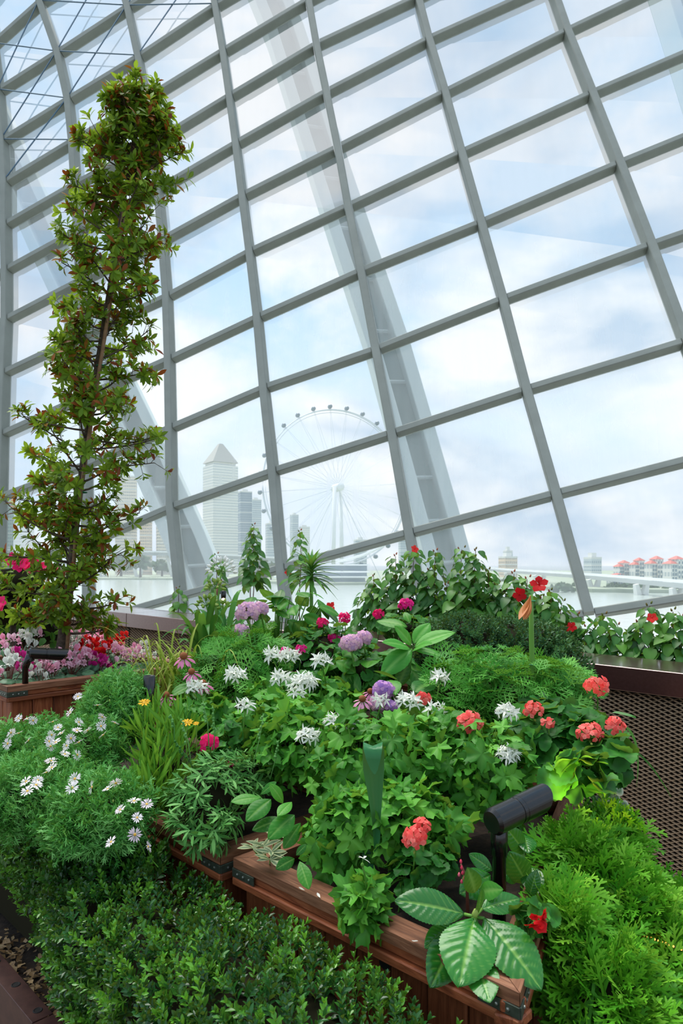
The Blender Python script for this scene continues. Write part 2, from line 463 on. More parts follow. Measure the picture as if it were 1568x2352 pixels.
arch([(-60, 180), (40, 400), (130, 600), (240, 830), (350, 1060), (430, 1240), (500, 1420)], 2.6, 0.8,
     'pale steel arch slanting outside the glass behind the tall slim tree', 0.05)
arch([(1500, -160), (1560, 20), (1625, 220), (1690, 420), (1760, 650)], 2.6, 0.8,
     'pale steel arch cut off by the top corner above the geraniums', 0.05)

# ------------------------------------------------------------------ ledge with expanded-metal front
LA, LB = Vector((-3.6, 7.55, 1.16)), Vector((2.9, 2.43, 0.81))        # top front edge of the ledge
lu = (LB - LA); LEN = lu.length; lu = lu / LEN
lh = Vector((lu.x, lu.y, 0)).normalized(); lv = Vector((-lh.y, lh.x, 0)) * 1.0      # horizontal, away from the camera
if lv.y < 0: lv = -lv
ML = Matrix((( lu.x, lv.x, 0, LA.x), (lu.y, lv.y, 0, LA.y), (lu.z, 0, 1, LA.z), (0, 0, 0, 1)))
ledge = thing('wall_ledge', 'long brown metal ledge with an expanded metal mesh front', None, tuple(LA), kind='structure')
nseg = 4
for k in range(nseg):
    a, b = LEN * k / nseg + 0.002, LEN * (k + 1) / nseg - 0.002
    obj('ledge_cap', bbox(a, b, 0.0, 0.44, -0.125, 0.0, 0.003), M_BRONZE, ledge, ML)
    obj('backing', box(a, b, 0.10, 0.13, -1.25, -0.13), M_BLACK, ledge, ML)
    # expanded metal: two mirrored zigzag strands per course, each a tilted ribbon
    cw, ch, w = 0.050, 0.0225, 0.0068
    nx = int((b - a) / cw) * 2; nz = int(0.95 / ch)
    xs = a + np.arange(nx + 1) * cw / 2
    v, f = [], []
    for j in range(nz):
        z0 = -0.14 - j * ch
        for ph in (0, 1):
            zz_ = z0 - ph * ch / 2 + np.where((np.arange(nx + 1) + ph) % 2 == 0, ch / 4, -ch / 4)
            base = len(v)
            for x, z in zip(xs, zz_):
                v.append((x, 0.045, z + w * 0.42)); v.append((x, 0.033, z - w * 0.42))
            for q in range(nx): f.append((base + 2 * q, base + 2 * q + 2, base + 2 * q + 3, base + 2 * q + 1))
    obj('mesh_panel', T(v, f), M_MESH, ledge, ML, kind='stuff')

# ------------------------------------------------------------------ planters
def board(a, b, z0, z1, th, inward, proud=0.0, bev=0.003):
    """an upright board between plan points a and b: local Z runs along the longer side"""
    a, b = Vector((a[0], a[1], 0)), Vector((b[0], b[1], 0)); L = (b - a).length; d = (b - a) / L
    inn = Vector((inward[0], inward[1], 0))
    if L > (z1 - z0):   # lying board: local Z along the length
        M = Matrix(((0, inn.x, d.x, a.x), (0, inn.y, d.y, a.y), (1, 0, 0, z0), (0, 0, 0, 1)))
        return bbox(0, z1 - z0, -proud, th - proud, 0, L, bev), M
    M = Matrix(((d.x, inn.x, 0, a.x), (d.y, inn.y, 0, a.y), (0, 0, 1, z0), (0, 0, 0, 1)))
    return bbox(0, L, -proud, th - proud, 0, z1 - z0, bev), M

def planter(label, quad, ztop, zbot, sides, group='cedar planter boxes', pw=0.095, brackets=(), soil=0.05):
    """quad: plan corners in order; sides: which edges get boards; corners in brackets get a metal strap"""
    cxy = Vector((sum(p[0] for p in quad) / 4, sum(p[1] for p in quad) / 4))
    th = thing('planter_box', label, 'planter', (cxy.x, cxy.y, zbot), group)
    n = len(quad)
    for k in range(n):
        a, b = Vector(quad[k]), Vector(quad[(k + 1) % n]); d = (b - a).normalized(); inn = Vector((-d.y, d.x))
        if inn.dot(cxy - a) < 0: inn = -inn
        L = (b - a).length
        p0, n0 = Vector(quad[k - 1]), Vector(quad[(k + 2) % n])
        def corner(c, e1, e2, w=0.062):                      # mitre: where the two inner edges meet
            n1 = Vector((-e1.y, e1.x)); n1 = n1 if n1.dot(cxy - c) > 0 else -n1
            n2 = Vector((-e2.y, e2.x)); n2 = n2 if n2.dot(cxy - c) > 0 else -n2
            return c + (n1 + n2) * (w / (1 + n1.dot(n2)))
        ai, bi = corner(a, (a - p0).normalized(), d), corner(b, d, (n0 - b).normalized())
        M = Matrix(((0, inn.x, d.x, a.x), (0, inn.y, d.y, a.y), (1, 0, 0, ztop - 0.024), (0, 0, 0, 1))); Mi = M.inverted()
        g_ = 0.0012
        pl = [a + d * g_, b - d * g_, bi - d * g_, ai + d * g_]
        vv = [tuple(Mi @ Vector((p.x, p.y, z))) for z in (ztop - 0.024, ztop) for p in pl]
        obj('rim_board', T(vv, [(3, 2, 1, 0), (4, 5, 6, 7), (0, 1, 5, 4), (1, 2, 6, 5), (2, 3, 7, 6), (3, 0, 4, 7)]), M_WOODCAP, th, M)
        t, M = board(a + d * 0.006, b - d * 0.006, ztop - 0.047, ztop - 0.0245, 0.03, inn, -0.007); obj('rim_band', t, M_WOOD, th, M)
        t, M = board(a, b, ztop - 0.068, ztop - 0.0475, 0.05, inn, 0.004); obj('rim_moulding', t, M_WOOD, th, M)
        if k in sides:
            m = max(1, round((L - 0.05) / pw)); s = (L - 0.05) / m
            for q in range(m):
                p, e = a + d * (0.025 + q * s), a + d * (0.025 + (q + 1) * s - 0.0035)
                t, M = board(p, e, zbot, ztop - 0.069, 0.02, inn, -0.022 + 0.0015 * math.sin(q * 2.4)); obj('plank', t, M_WOOD, th, M)
        for e, o, s in ((k, a, 1), ((k + 1) % n, b, -1)):
            if e in brackets:
                p, q = (o, o + d * 0.085) if s == 1 else (o - d * 0.085, o)
                t, M = board(p, q, ztop - 0.0465, ztop - 0.0250, 0.004, inn, 0.003, 0.0008); br = obj('corner_bracket', t, M_BRACKET, th, M)
                for w in (0.022, 0.045, 0.068):
                    c = o + d * (w * s)
                    obj('screw', lathe([(0.0035, 0), (0.0035, 0.002), (0.001, 0.003)], 8), M_SCREW, br,
                        fr1((c.x - inn.x * 0.003, c.y - inn.y * 0.003, ztop - 0.0357), (-inn.x, -inn.y, 0), (0, 0, 1)))
    inner = [cxy + (Vector(p) - cxy) * 0.93 for p in quad]
    v, f, m = [], [], 10
    r = np.random.default_rng(int(abs(quad[0][0]) * 1000))
    for i in range(m + 1):
        for j in range(m + 1):
            s, t = i / m, j / m
            p = (inner[0] * (1 - s) + inner[1] * s) * (1 - t) + (inner[3] * (1 - s) + inner[2] * s) * t
            v.append((p.x, p.y, ztop - soil + 0.012 * r.normal() * (0 < i < m and 0 < j < m)))
    f = [(i * (m + 1) + j, (i + 1) * (m + 1) + j, (i + 1) * (m + 1) + j + 1, i * (m + 1) + j + 1) for i in range(m) for j in range(m)]
    obj('soil', T(v, f), M_SOIL, th, smooth=True)
    return th
S2 = 0.7071
def gp(px, py, z):
    """plan point under pixel (px, py) on the level z"""
    D = (CZ - z) * F / (py - HOR); return ((px - CX) / F * D, D)
ZB = 0.80
A0 = gp(506, 1966, ZB)
boxA = planter('cedar planter box under the grey-green lavender, beside the clipped hedge',
    [A0, (A0[0] - 1.0, A0[1] + 1.0), (A0[0] - 0.55, A0[1] + 1.45), (A0[0] + 0.45, A0[1] + 0.45)], ZB, 0.0, (0, 3), brackets=(0,))
B0, B1, B2 = gp(535, 1970, ZB), gp(1194, 2282, ZB), gp(1336, 1825, ZB)
boxB = planter('cedar planter box under the white star geraniums, with the knot hole',
    [B0, B1, B2, (B0[0] + 0.5, B0[1] + 0.5)], ZB, 0.0, (0, 1, 3), brackets=(0, 1, 2))
ZC = 1.03
C0 = gp(17, 1578, ZC)
boxC = planter('tall cedar planter box full of cyclamen under the slim tree',
    [C0, (C0[0] + 0.68, C0[1] + 0.68), (C0[0] - 0.12, C0[1] + 1.48), (C0[0] - 0.8, C0[1] + 0.8)], ZC, 0.0, (0, 3), brackets=(0,))
boxD = planter('cedar planter box behind the coneflowers, mostly hidden by foliage',
    [(-0.66, 3.12), (0.02, 2.50), (0.60, 3.12), (-0.06, 3.95)], 0.98, 0.0, (0, 3))
boxE = planter('cedar planter box under the dark rounded shrub, hidden by foliage',
    [(0.16, 2.46), (0.84, 2.44), (1.02, 2.92), (0.66, 3.06)], 0.90, 0.0, (0, 1))
boxF = planter('low cedar planter box under the bright green conifer',
    [(0.40, 1.26), (0.95, 1.00), (1.55, 2.05), (0.92, 2.25)], 0.42, 0.0, (0, 1, 3))
# knot hole in one front plank of the middle planter
d = (Vector(B1) - Vector(B0)).normalized(); inn = Vector((-d.y, d.x)); inn = inn if inn.y > 0 else -inn
kx = Vector(B0) + d * ((Vector(B1) - Vector(B0)).length * 0.60) + inn * 0.0215
obj('knot_hole', lathe([(0.0, 0.0), (0.012, 0.0005), (0.015, 0.001)], 14, False), M_BLACK, boxB,
    Matrix.Translation((kx.x, kx.y, 0.715)) @ fr1((0, 0, 0), (-inn.x, -inn.y, 0), (0, 0, 1)))

# bark-filled planting strip behind the ledge
strip = thing('planting_strip', 'long soil strip behind the metal ledge that holds the hibiscus', 'planter', tuple(LA))
obj('kerb', box(0, LEN, 0.86, 0.9, -1.0, -0.05), M_BRONZE, strip, ML)
obj('soil', box(0, LEN, 0.445, 0.855, -1.0, -0.12), M_SOIL, strip, ML)

# steel trough of the clipped hedge
tu, tv = Vector((S2, -S2, 0)), Vector((S2, S2, 0))
TO = Vector((-0.995, 1.99, 0.35)) - tu * 1.2 - tv * 0.01
MT = Matrix(((tu.x, tv.x, 0, TO.x), (tu.y, tv.y, 0, TO.y), (0, 0, 1, TO.z), (0, 0, 0, 1)))
trough = thing('steel_trough', 'dark brown steel trough holding the clipped box hedge', 'trough', tuple(TO))
seam = 1.2 + 0.27
for a, b in ((0.0, seam - 0.002), (seam + 0.002, 3.0)):
    obj('side_panel', bbox(a, b, 0.0, 0.006, -0.35, -0.002, 0.001), M_CORTEN, trough, MT)
    fg = obj('top_flange', bbox(a, b, 0.0, 0.055, -0.004, 0.0, 0.0012), M_CORTEN, trough, MT)
    for k in range(int((b - a) / 0.16)):
        obj('bolt_hole', lathe([(0.0, 0.0), (0.008, 0.0), (0.011, 0.0015), (0.013, 0.0)], 12, False), M_BLACK, fg,
            MT @ Matrix.Translation((b - 0.04 - k * 0.16, 0.03, 0.0006)) @ Matrix.Rotation(math.pi / 2, 4, 'X'))
obj('back_panel', box(0, 3.0, 0.30, 0.306, -0.35, -0.01), M_CORTEN, trough, MT)
obj('cross_bar', box(seam + 0.02, seam + 0.06, 0.055, 0.30, -0.02, -0.004), M_CORTEN, trough, MT)
obj('soil', box(0, 3.0, 0.007, 0.299, -0.35, -0.035), M_SOIL, trough, MT)
# dry leaf litter on the trough soil
lt = T([(0, 0, 0), (0.35, 0.4, 0.12), (0, 1, 0), (-0.35, 0.5, 0.1)], [(0, 1, 2), (0, 2, 3)])
k = 420
lp = np.array([tuple(MT @ Vector((rng.uniform(0.9, 1.9), rng.uniform(0.03, 0.15), -0.03 + rng.uniform(0, 0.02)))) for _ in range(k)])
cloud('leaf_litter', lt, frames(lp, rv(k) * (1, 1, 0.25), np.array([0, 0, 1.0]) + rv(k, 0.4), rng.uniform(0.012, 0.03, k)),
      leafy('dry_leaf', (88, 66, 44), (142, 114, 78), (180, 152, 112), trans=0.1), trough)
# ------------------------------------------------------------------ the bay and the far bank
ZW = -10.0
def far(px, py, D): return U(px, py, D)
wat, wnt, wp = bsdf('bay_water', lin((176, 186, 180)), 0.16, 0, 0.5)
wt = wnt.nodes.new('ShaderNodeTexCoord'); wb = wnt.nodes.new('ShaderNodeBump'); wb.inputs['Strength'].default_value = 0.25; wb.inputs['Distance'].default_value = 0.4
wnt.links.new(noise(wnt, 0.35, wt.outputs['Object'], 4), wb.inputs['Height']); wnt.links.new(wb.outputs[0], wp.inputs['Normal'])
o = obj('water', T([(-1500, 14, ZW), (1500, 14, ZW), (1500, 1500, ZW), (-1500, 1500, ZW)], [(0, 1, 2, 3)]), wat)
tag(o, 'pale grey-green water of the wide bay beyond the glass', 'water', kind='stuff')
M_GROUND = speckled('bank_ground', (128, 142, 118), (158, 166, 148), 0.05, 0.9)
bank = obj('far_bank', T([(-900, 690, ZW + 1.5), (-120, 560, ZW + 1.5), (-20, 405, ZW + 1.5), (60, 430, ZW + 1.5), (110, 300, ZW + 1.5), (400, 200, ZW + 1.5), (1400, 1500, ZW + 1.5), (-900, 1500, ZW + 1.5),
    (-900, 690, ZW), (-120, 560, ZW), (-20, 405, ZW), (60, 430, ZW), (110, 300, ZW), (400, 200, ZW)],
    [(0, 1, 2, 3, 4, 5, 6, 7), (8, 9, 1, 0), (9, 10, 2, 1), (10, 11, 3, 2), (11, 12, 4, 3), (12, 13, 5, 4)]), M_GROUND)
tag(bank, 'low far bank across the bay under the skyline', 'river bank', kind='structure')
BZ = ZW + 1.5

def facade_mat(name, wall, win, fl=0.28, wx=0.5, rough=0.5):
    """storeys: bands of windows by height and by run along the wall (object coordinates in metres)"""
    m, nt, p = bsdf(name, lin(wall), rough)
    t = nt.nodes.new('ShaderNodeTexCoord'); s = nt.nodes.new('ShaderNodeSeparateXYZ'); nt.links.new(t.outputs['Object'], s.inputs[0])
    a = math_node(nt, 'GREATER_THAN', math_node(nt, 'FRACT', math_node(nt, 'MULTIPLY', s.outputs[2], fl)), 0.45)
    run = math_node(nt, 'ADD', s.outputs[0], s.outputs[1])
    b = math_node(nt, 'GREATER_THAN', math_node(nt, 'FRACT', math_node(nt, 'MULTIPLY', run, wx)), 0.3)
    nt.links.new(mix_rgb(nt, math_node(nt, 'MULTIPLY', a, b), lin(wall), lin(win)), p.inputs['Base Color'])
    return m
FM = {'white': facade_mat('tower_white', (236, 234, 226), (182, 190, 192)), 'grey': facade_mat('tower_grey', (196, 204, 208), (150, 164, 174)),
      'dark': facade_mat('tower_dark', (146, 160, 172), (112, 128, 142)), 'beige': facade_mat('tower_beige', (232, 204, 176), (160, 150, 140)),
      'warm': facade_mat('tower_warm', (230, 216, 196), (150, 150, 146)), 'green': facade_mat('tower_green', (168, 196, 186), (130, 160, 160))}
M_ROOF = bsdf('grey_roof', lin((172, 170, 162)), 0.7)[0]
M_WHITE = bsdf('white_paint', lin((236, 238, 238)), 0.55)[0]
M_RED = bsdf('terracotta_roof', lin((196, 96, 84)), 0.7)[0]
M_CONC = bsdf('pale_concrete', lin((220, 220, 216)), 0.8)[0]
M_DECK = bsdf('bridge_concrete', lin((164, 170, 170)), 0.85)[0]
M_WIN = bsdf('far_window', lin((120, 140, 152)), 0.3)[0]

def tower(label, x0, x1, ytop, D, mat, turn=0.0, roof=None, extra=None):
    w = (x1 - x0) / F * D; top = far(0, ytop, D).z; h = top - BZ
    c = far((x0 + x1) / 2, 0, D)
    th = thing('tower_block', label, 'building', (c.x, D, BZ), 'towers of the far skyline')
    M = Matrix.Translation((c.x, D, BZ)) @ Matrix.Rotation(turn, 4, 'Z')
    k = w / (abs(math.cos(turn)) + abs(math.sin(turn))) if turn else w
    hw = k / 2
    obj('body', box(-hw, hw, -hw * 0.9, hw * 0.9, 0, h), FM[mat], th, M)
    ns_ = max(3, int(h / 14))
    for q in range(1, ns_):
        z = h * q / ns_
        obj('floor_slab', box(-hw * 1.015, hw * 1.015, -hw * 0.92, hw * 0.92, z - 0.5, z + 0.5), M_CONC, th, M)
    if roof == 'pyramid':
        obj('crown', box(-hw * 0.86, hw * 0.86, -hw * 0.78, hw * 0.78, h, h + 4), FM[mat], th, M)
        e = 1.02; r = 0.14; z0, z1 = h + 4, h + 4 + roof_h
        v = [(-hw * e, -hw * .92, z0), (hw * e, -hw * .92, z0), (hw * e, hw * .92, z0), (-hw * e, hw * .92, z0),
             (-hw * r, -hw * r, z1), (hw * r, -hw * r, z1), (hw * r, hw * r, z1), (-hw * r, hw * r, z1)]
        obj('roof', T(v, [(0, 1, 5, 4), (1, 2, 6, 5), (2, 3, 7, 6), (3, 0, 4, 7), (4, 5, 6, 7), (3, 2, 1, 0)]), M_ROOF, th, M)
    else:
        obj('parapet', box(-hw * 1.02, hw * 1.02, -hw * 0.93, hw * 0.93, h, h + 1.6), M_CONC, th, M)
        obj('plant_room', box(-hw * 0.5, hw * 0.4, -hw * 0.4, hw * 0.5, h + 1.6, h + 5), M_CONC, th, M)
    return th
roof_h = 26
tower('tallest pale tower with a pyramid roof seen between the ribs', 463, 549, 1072, 900, 'white', 0.62, 'pyramid')
tower('dark slab tower just behind the pyramid roofed tower', 545, 580, 1132, 1050, 'dark', 0.4)
tower('grey tower right behind the dark slab tower', 572, 601, 1150, 1150, 'grey', 0.5)
tower('rounded pale block beside the base of the great wheel', 608, 642, 1205, 900, 'grey', 0.3)
tower('thin far tower between the rib and the great wheel', 665, 686, 1184, 1300, 'grey', 0.5)
tower('low far block beside the thin far tower', 686, 712, 1212, 1300, 'white', 0.2)
tower('small grey block right of the wheel legs', 812, 842, 1242, 1000, 'grey', 0.2)
tower('pale hotel tower behind the slim tree', 262, 318, 1098, 800, 'warm', 0.25)
tower('beige office block with window grid behind the slim tree', 318, 352, 1200, 780, 'beige', 0.3)
tower('second warm office block next to the steel rib', 356, 393, 1212, 780, 'warm', 0.35)
tower('greenish glass block at the picture edge behind the tree', 18, 76, 1162, 700, 'green', 0.2)
tower('cream stepped tower over the long bridge', 1146, 1186, 1282, 620, 'beige', 0.3)
tower('grey core tower behind the cream stepped tower', 1156, 1176, 1268, 650, 'grey', 0.3)
tower('pale slab tower just right of the last steel rib', 1342, 1379, 1284, 560, 'grey', 0.35)
tower('faint grey block behind the hibiscus tops', 915, 938, 1240, 1100, 'grey', 0.2)

# red roofed condominium blocks on the near bank
for k, (x0, x1, y, D, lb) in enumerate(((1412, 1452, 1286, 350, 'red roofed white block nearest the pale slab tower'), (1448, 1486, 1280, 345, 'second red roofed white block from the slab tower'),
        (1484, 1530, 1276, 335, 'tallest red roofed white block over the bridge'), (1526, 1580, 1276, 325, 'red roofed white block cut by the picture edge'),
        (1396, 1438, 1316, 330, 'low red roofed white block in front of its taller neighbours'))):
    w = (x1 - x0) / F * D; top = far(0, y, D).z; h = top - BZ; c = far((x0 + x1) / 2, 0, D)
    th = thing('apartment_block', lb, 'building', (c.x, D, BZ), 'red roofed blocks on the bank')
    M = Matrix.Translation((c.x, D, BZ)) @ Matrix.Rotation(0.3, 4, 'Z')
    for s, (a, b, hh) in enumerate(((-0.5, -0.16, 0.74), (-0.2, 0.2, 0.88), (0.16, 0.5, 0.70))):
        obj('wall', box(a * w, b * w, -w * 0.25, w * 0.25, 0, h * hh), FM['white'], th, M)
        z0, z1 = h * hh, h * hh + h * 0.11; m = (a + b) / 2 * w; e = 0.6
        v = [(a * w - e, -w * .27, z0), (b * w + e, -w * .27, z0), (b * w + e, w * .27, z0), (a * w - e, w * .27, z0), (m, -w * .05, z1), (m, w * .05, z1)]
        obj('roof', T(v, [(0, 1, 4), (1, 2, 5, 4), (2, 3, 5), (3, 0, 4, 5), (3, 2, 1, 0)]), M_RED, th, M)
        for q in range(5):
            for i in (0.3, 0.7):
                x = (a + (b - a) * i) * w; z = h * hh * (0.15 + 0.17 * q)
                obj('window', box(x - 0.5, x + 0.5, -w * 0.25 - 0.1, -w * 0.25 + 0.05, z, z + 1.3), M_WIN, th, M)

# long road bridge on V piers
def bridge(label, pts, deck, piers):
    P = [np.array(far(*p)) for p in pts]
    th = thing('road_bridge', label, 'bridge', (P[0][0], P[0][1], ZW), 'road bridges over the bay')
    n = [np.array([0, 0, 1.0])] * len(P)
    a = [np.array([0.25, 1.0, 0])] * len(P)
    obj('deck', fin([p - np.array([0, 0, deck]) for p in P], n, a, 12, deck, 0), M_DECK, th)
    obj('parapet', fin([p + np.array([0, -7, 0]) for p in P], n, a, 0.6, 1.2, 0), M_WHITE, th)
    for (s, t) in piers:
        p = P[s] * (1 - t) + P[s + 1] * t; z = p[2] - deck
        for dx in (-1, 1):
            w = min(7, (z - ZW) * 0.5)
            obj('pier_leg', tube([(p[0] + dx * w, p[1], z), (p[0] + dx * 1.2, p[1], ZW)], [1.3, 1.8], 6), M_CONC, th)
bridge('long pale bridge on V shaped piers in front of the red roofed blocks', [(1060, 1300, 620), (1150, 1309, 520), (1350, 1322, 340), (1480, 1333, 270), (1700, 1352, 210)], 1.7,
       ((0, .4), (1, .15), (1, .55), (2, .12), (2, .95), (3, .4)))
bridge('low pale viaduct across the bay behind the slim tree', [(-250, 1262, 640), (215, 1266, 640), (420, 1270, 640), (660, 1284, 640)], 3.0,
       ((0, .3), (0, .7), (1, .1), (1, .5), (1, .9), (2, .4)))

# white terraced terminal under the wheel
th = thing('terminal_building', 'white terraced terminal building at the foot of the great wheel', 'building', tuple(far(740, 1340, 430)))
for k, (x0, x1, y, D) in enumerate(((636, 850, 1296, 440), (632, 850, 1312, 432), (628, 846, 1324, 426))):
    a, b = far(x0, y, D), far(x1, y, D)
    obj('terrace', box(a.x, b.x, D, D + 20, a.z - 0.9, a.z), M_WHITE, th)
    obj('glazing', box(a.x + 2, b.x - 2, D + 2, D + 18, a.z - 4.2, a.z - 0.9), M_WIN, th)
p = bez(far(770, 1290, 438), far(850, 1278, 438), far(905, 1236, 438), 8)
obj('roof_arch', tube(p, 1.1, 6), M_WHITE, th)

# observation wheel
WD = 560.0; wc = far(775, 1120, WD); R = 178 / F * WD; TW = 0.40
th = thing('observation_wheel', 'great white observation wheel with glass capsules across the bay', 'ferris wheel', (wc.x, wc.y, BZ))
MW = Matrix.Translation(wc) @ Matrix.Rotation(TW, 4, 'Z')
M_WHEEL = bsdf('wheel_steel', lin((205, 212, 218)), 0.5)[0]; M_CAP = bsdf('capsule_glass', lin((92, 112, 122)), 0.2)[0]
for y in (-1.2, 1.2):
    ring = [(R * math.cos(a), y, R * math.sin(a)) for a in np.linspace(0, 2 * math.pi, 85)]
    obj('rim', tube(ring, 0.42, 5, False), M_WHEEL, th, MW)
ring = [((R - 2.2) * math.cos(a), 0, (R - 2.2) * math.sin(a)) for a in np.linspace(0, 2 * math.pi, 85)]
obj('inner_rim', tube(ring, 0.28, 5, False), M_WHEEL, th, MW)
for q in range(28):
    a = 2 * math.pi * (q + 0.45) / 28
    c = obj('capsule', join([(blob(1.7, 3.4, 1.9, 10, 6), None)]), M_CAP, th, MW @ Matrix.Translation(((R + 2.6) * math.cos(a), 0, (R + 2.6) * math.sin(a))), True)
    obj('capsule_mount', tube([(R * math.cos(a), 0, R * math.sin(a)), ((R + 2.2) * math.cos(a), 0, (R + 2.2) * math.sin(a))], 0.5, 5), M_WHEEL, c, MW)
    for s in (-1, 1):
        obj('spoke', tube([(0, s * 6, 0), (R * math.cos(a), s * 0.6, R * math.sin(a))], 0.11, 3), M_WHEEL, th, MW)
obj('hub', lathe([(1.5, -8), (3.2, -7), (3.2, 7), (1.5, 8)], 14), M_WHITE, th, MW)
for dx, px in ((-7.5, 768), (7.5, 782)):
    obj('support_leg', tube([far(px, 1118, WD + dx), (far(px - (3 if dx < 0 else -3), 0, WD + dx).x, WD + dx, BZ)], [1.5, 1.7], 8), M_WHITE, th, None, True)
for dx, px in ((-9, 735), (9, 815)):
    obj('guy_cable', tube([far(775, 1120, WD), (far(px - 60 if dx < 0 else px + 60, 0, WD).x, WD + dx, BZ)], 0.25, 4), M_WHEEL, th)

# trees on the far bank
M_FTREE = leafy('far_tree_leaf', (54, 84, 58), (74, 104, 72), (96, 122, 88), trans=0.1, spec=0.1)
fleaf = T([(0, 0, 0), (0.5, .5, .1), (0, 1, 0), (-.5, .5, .1)], [(0, 1, 2, 3)])
def far_tree(label, px, py, D, w, h):
    c = far(px, py, D); rx, rz = w / 2 / F * D, h / 2 / F * D
    th = thing('bank_tree', label, 'tree', (c.x, c.y, BZ), 'trees on the far bank')
    obj('trunk', tube([(c.x, c.y, BZ), (c.x, c.y, c.z)], [rx * 0.12, rx * 0.06], 5), M_BARK, th)
    k = 260; dd = nrm(rv(k)); dd[:, 2] = np.abs(dd[:, 2]) * 1.1 - 0.35
    pos = np.array(c) + dd * (rx, rx, rz) * rng.uniform(0.55, 1.05, (k, 1))
    cloud('crown', fleaf, frames(pos, rv(k), dd + rv(k, 0.5), rng.uniform(0.3, 0.5, k) * min(rx, rz * 1.6)), M_FTREE, th)
for lb, px, py, D, w, h in (
    ('dark bank tree below the pyramid roofed tower', 448, 1300, 560, 46, 40), ('rounded bank tree beside the dark slab tower', 476, 1298, 560, 44, 44),
    ('bank tree under the rounded pale block', 594, 1298, 520, 50, 40), ('low bank tree left of the terminal', 622, 1306, 500, 40, 30),
    ('bank tree behind the slim tree, near the viaduct', 278, 1296, 600, 60, 46), ('bank tree between viaduct and steel rib', 322, 1294, 600, 56, 44),
    ('low bank tree touching the steel rib', 372, 1302, 600, 50, 34),
    ('bank tree beneath the pale slab tower', 1330, 1350, 300, 44, 30), ('long low bank tree left of the last rib', 1290, 1352, 300, 60, 26),
    ('bank tree under the low red roofed block', 1410, 1352, 280, 46, 28), ('dense bank tree between two bridge piers', 1448, 1350, 275, 52, 36),
    ('bank tree right of the dense pier tree', 1492, 1354, 272, 48, 28), ('bank tree at the picture edge below the bridge', 1546, 1356, 262, 56, 30),
    ('small bank tree below the cream stepped tower', 1170, 1336, 420, 44, 24)):
    k_ = 1.16 if px > 1380 else 1 + 0.06 * ((px // 25) % 3)
    far_tree(lb, px, py, D * k_, w * .9, h)
# ------------------------------------------------------------------ leaf, petal and flower shapes (base at 0, tip along +Y, face up +Z)
def leaf_ovate(w=0.3, rows=5, fold=0.12, curl=0.18, peak=0.4, tipz=0.0):
    v, f, a = [], [], []
    ts = np.linspace(0, 1, rows + 1)
    ex = math.log(0.5) / math.log(peak)
    for t in ts:
        h = w * math.sin(math.pi * t ** ex) ** 0.85 if 0 < t < 1 else 0.012
        z = -curl * t * t + tipz * t
        v += [(-h, t, z + fold * h), (0, t, z), (h, t, z + fold * h)]; a += [0, 1, 0]
    for i in range(rows):
        b = i * 3; f += [(b, b + 1, b + 4, b + 3), (b + 1, b + 2, b + 5, b + 4)]
    return T(v, f, a)

def leaf_veined(w=0.34, rows=30, cols=12, nv=8, curl=0.22, fold=0.10, pucker=0.020, peak=0.48, wave=0.0):
    """broad serrated leaf with sunk side veins and a pale midrib (hydrangea)"""
    v, f, a = [], [], []
    ex = math.log(0.5) / math.log(peak)
    for i in range(rows + 1):
        t = i / rows
        h = w * (math.sin(math.pi * min(t, 1) ** ex) ** 0.75 if 0 < t < 1 else 0.02)
        h *= 1 + (0.035 if i % 2 else -0.01) * (0.05 < t < 0.97)
        for j in range(cols + 1):
            u = 2 * j / cols - 1; x = h * u
            ph = (t - 0.42 * abs(u) * w / 0.34 * 0.55) * nv                 # side veins sweep forward
            q = abs((ph % 1) - 0.5) * 2                                   # 1 on a vein, 0 between
            mid = max(0.0, 1 - abs(u) * 9); vein = max(mid, (max(0.0, (q - 0.80) / 0.20) * 0.5) * (t < 0.95))
            z = -curl * t * t + fold * h * abs(u) - 0.10 * h * u * u + pucker * (1 - q ** 2) * (1 - mid) * (1 - abs(u) ** 4) + wave * math.sin(9 * t + 2 * u) * abs(u)
            v.append((x, t, z)); a.append(vein)
    n = cols + 1
    f = [(i * n + j, i * n + j + 1, (i + 1) * n + j + 1, (i + 1) * n + j) for i in range(rows) for j in range(cols)]
    return T(v, f, a)

def leaf_polar(rfun, zfun, n=34, rings=(0.5, 1.0), afun=None, gap=12):
    """leaf drawn round its stalk point"""
    th = np.radians(np.linspace(-180 + gap, 180 - gap, n)); v = [(0, 0, 0)]; a = [0.6]
    for k in rings:
        for t in th:
            r = rfun(t) * k; v.append((r * math.sin(t), r * math.cos(t), zfun(t, k))); a.append(afun(t, k) if afun else 0)
    f = [(0, 1 + i + 1, 1 + i) for i in range(n - 1)]
    for q in range(len(rings) - 1):
        o = 1 + q * n; f += [(o + i, o + i + 1, o + n + i + 1, o + n + i) for i in range(n - 1)]
    return T(v, f, a)

def lobed(seed):
    r = np.random.default_rng(seed); L = [math.radians(x + r.normal() * 4) for x in (0, 58, -58, 118, -118)]; s = [1, .95, .95, .8, .8]
    def rf(t):
        b = max(s[i] * math.exp(-((t - L[i]) / math.radians(24)) ** 2) for i in range(5))
        tooth = 0.5 + 0.5 * math.cos(min(abs(t - l) for l in L) / math.radians(19) * math.pi * 2)
        return 0.20 + 0.27 * b + 0.12 * tooth * b
    ph = r.uniform(0, 6)
    return leaf_polar(rf, lambda t, k: 0.05 * k - 0.07 * k * k + 0.07 * k * k * math.sin(5 * t + ph), 43, (0.5, 1.0), lambda t, k: 0.5 if k < 0.6 else 0.0)

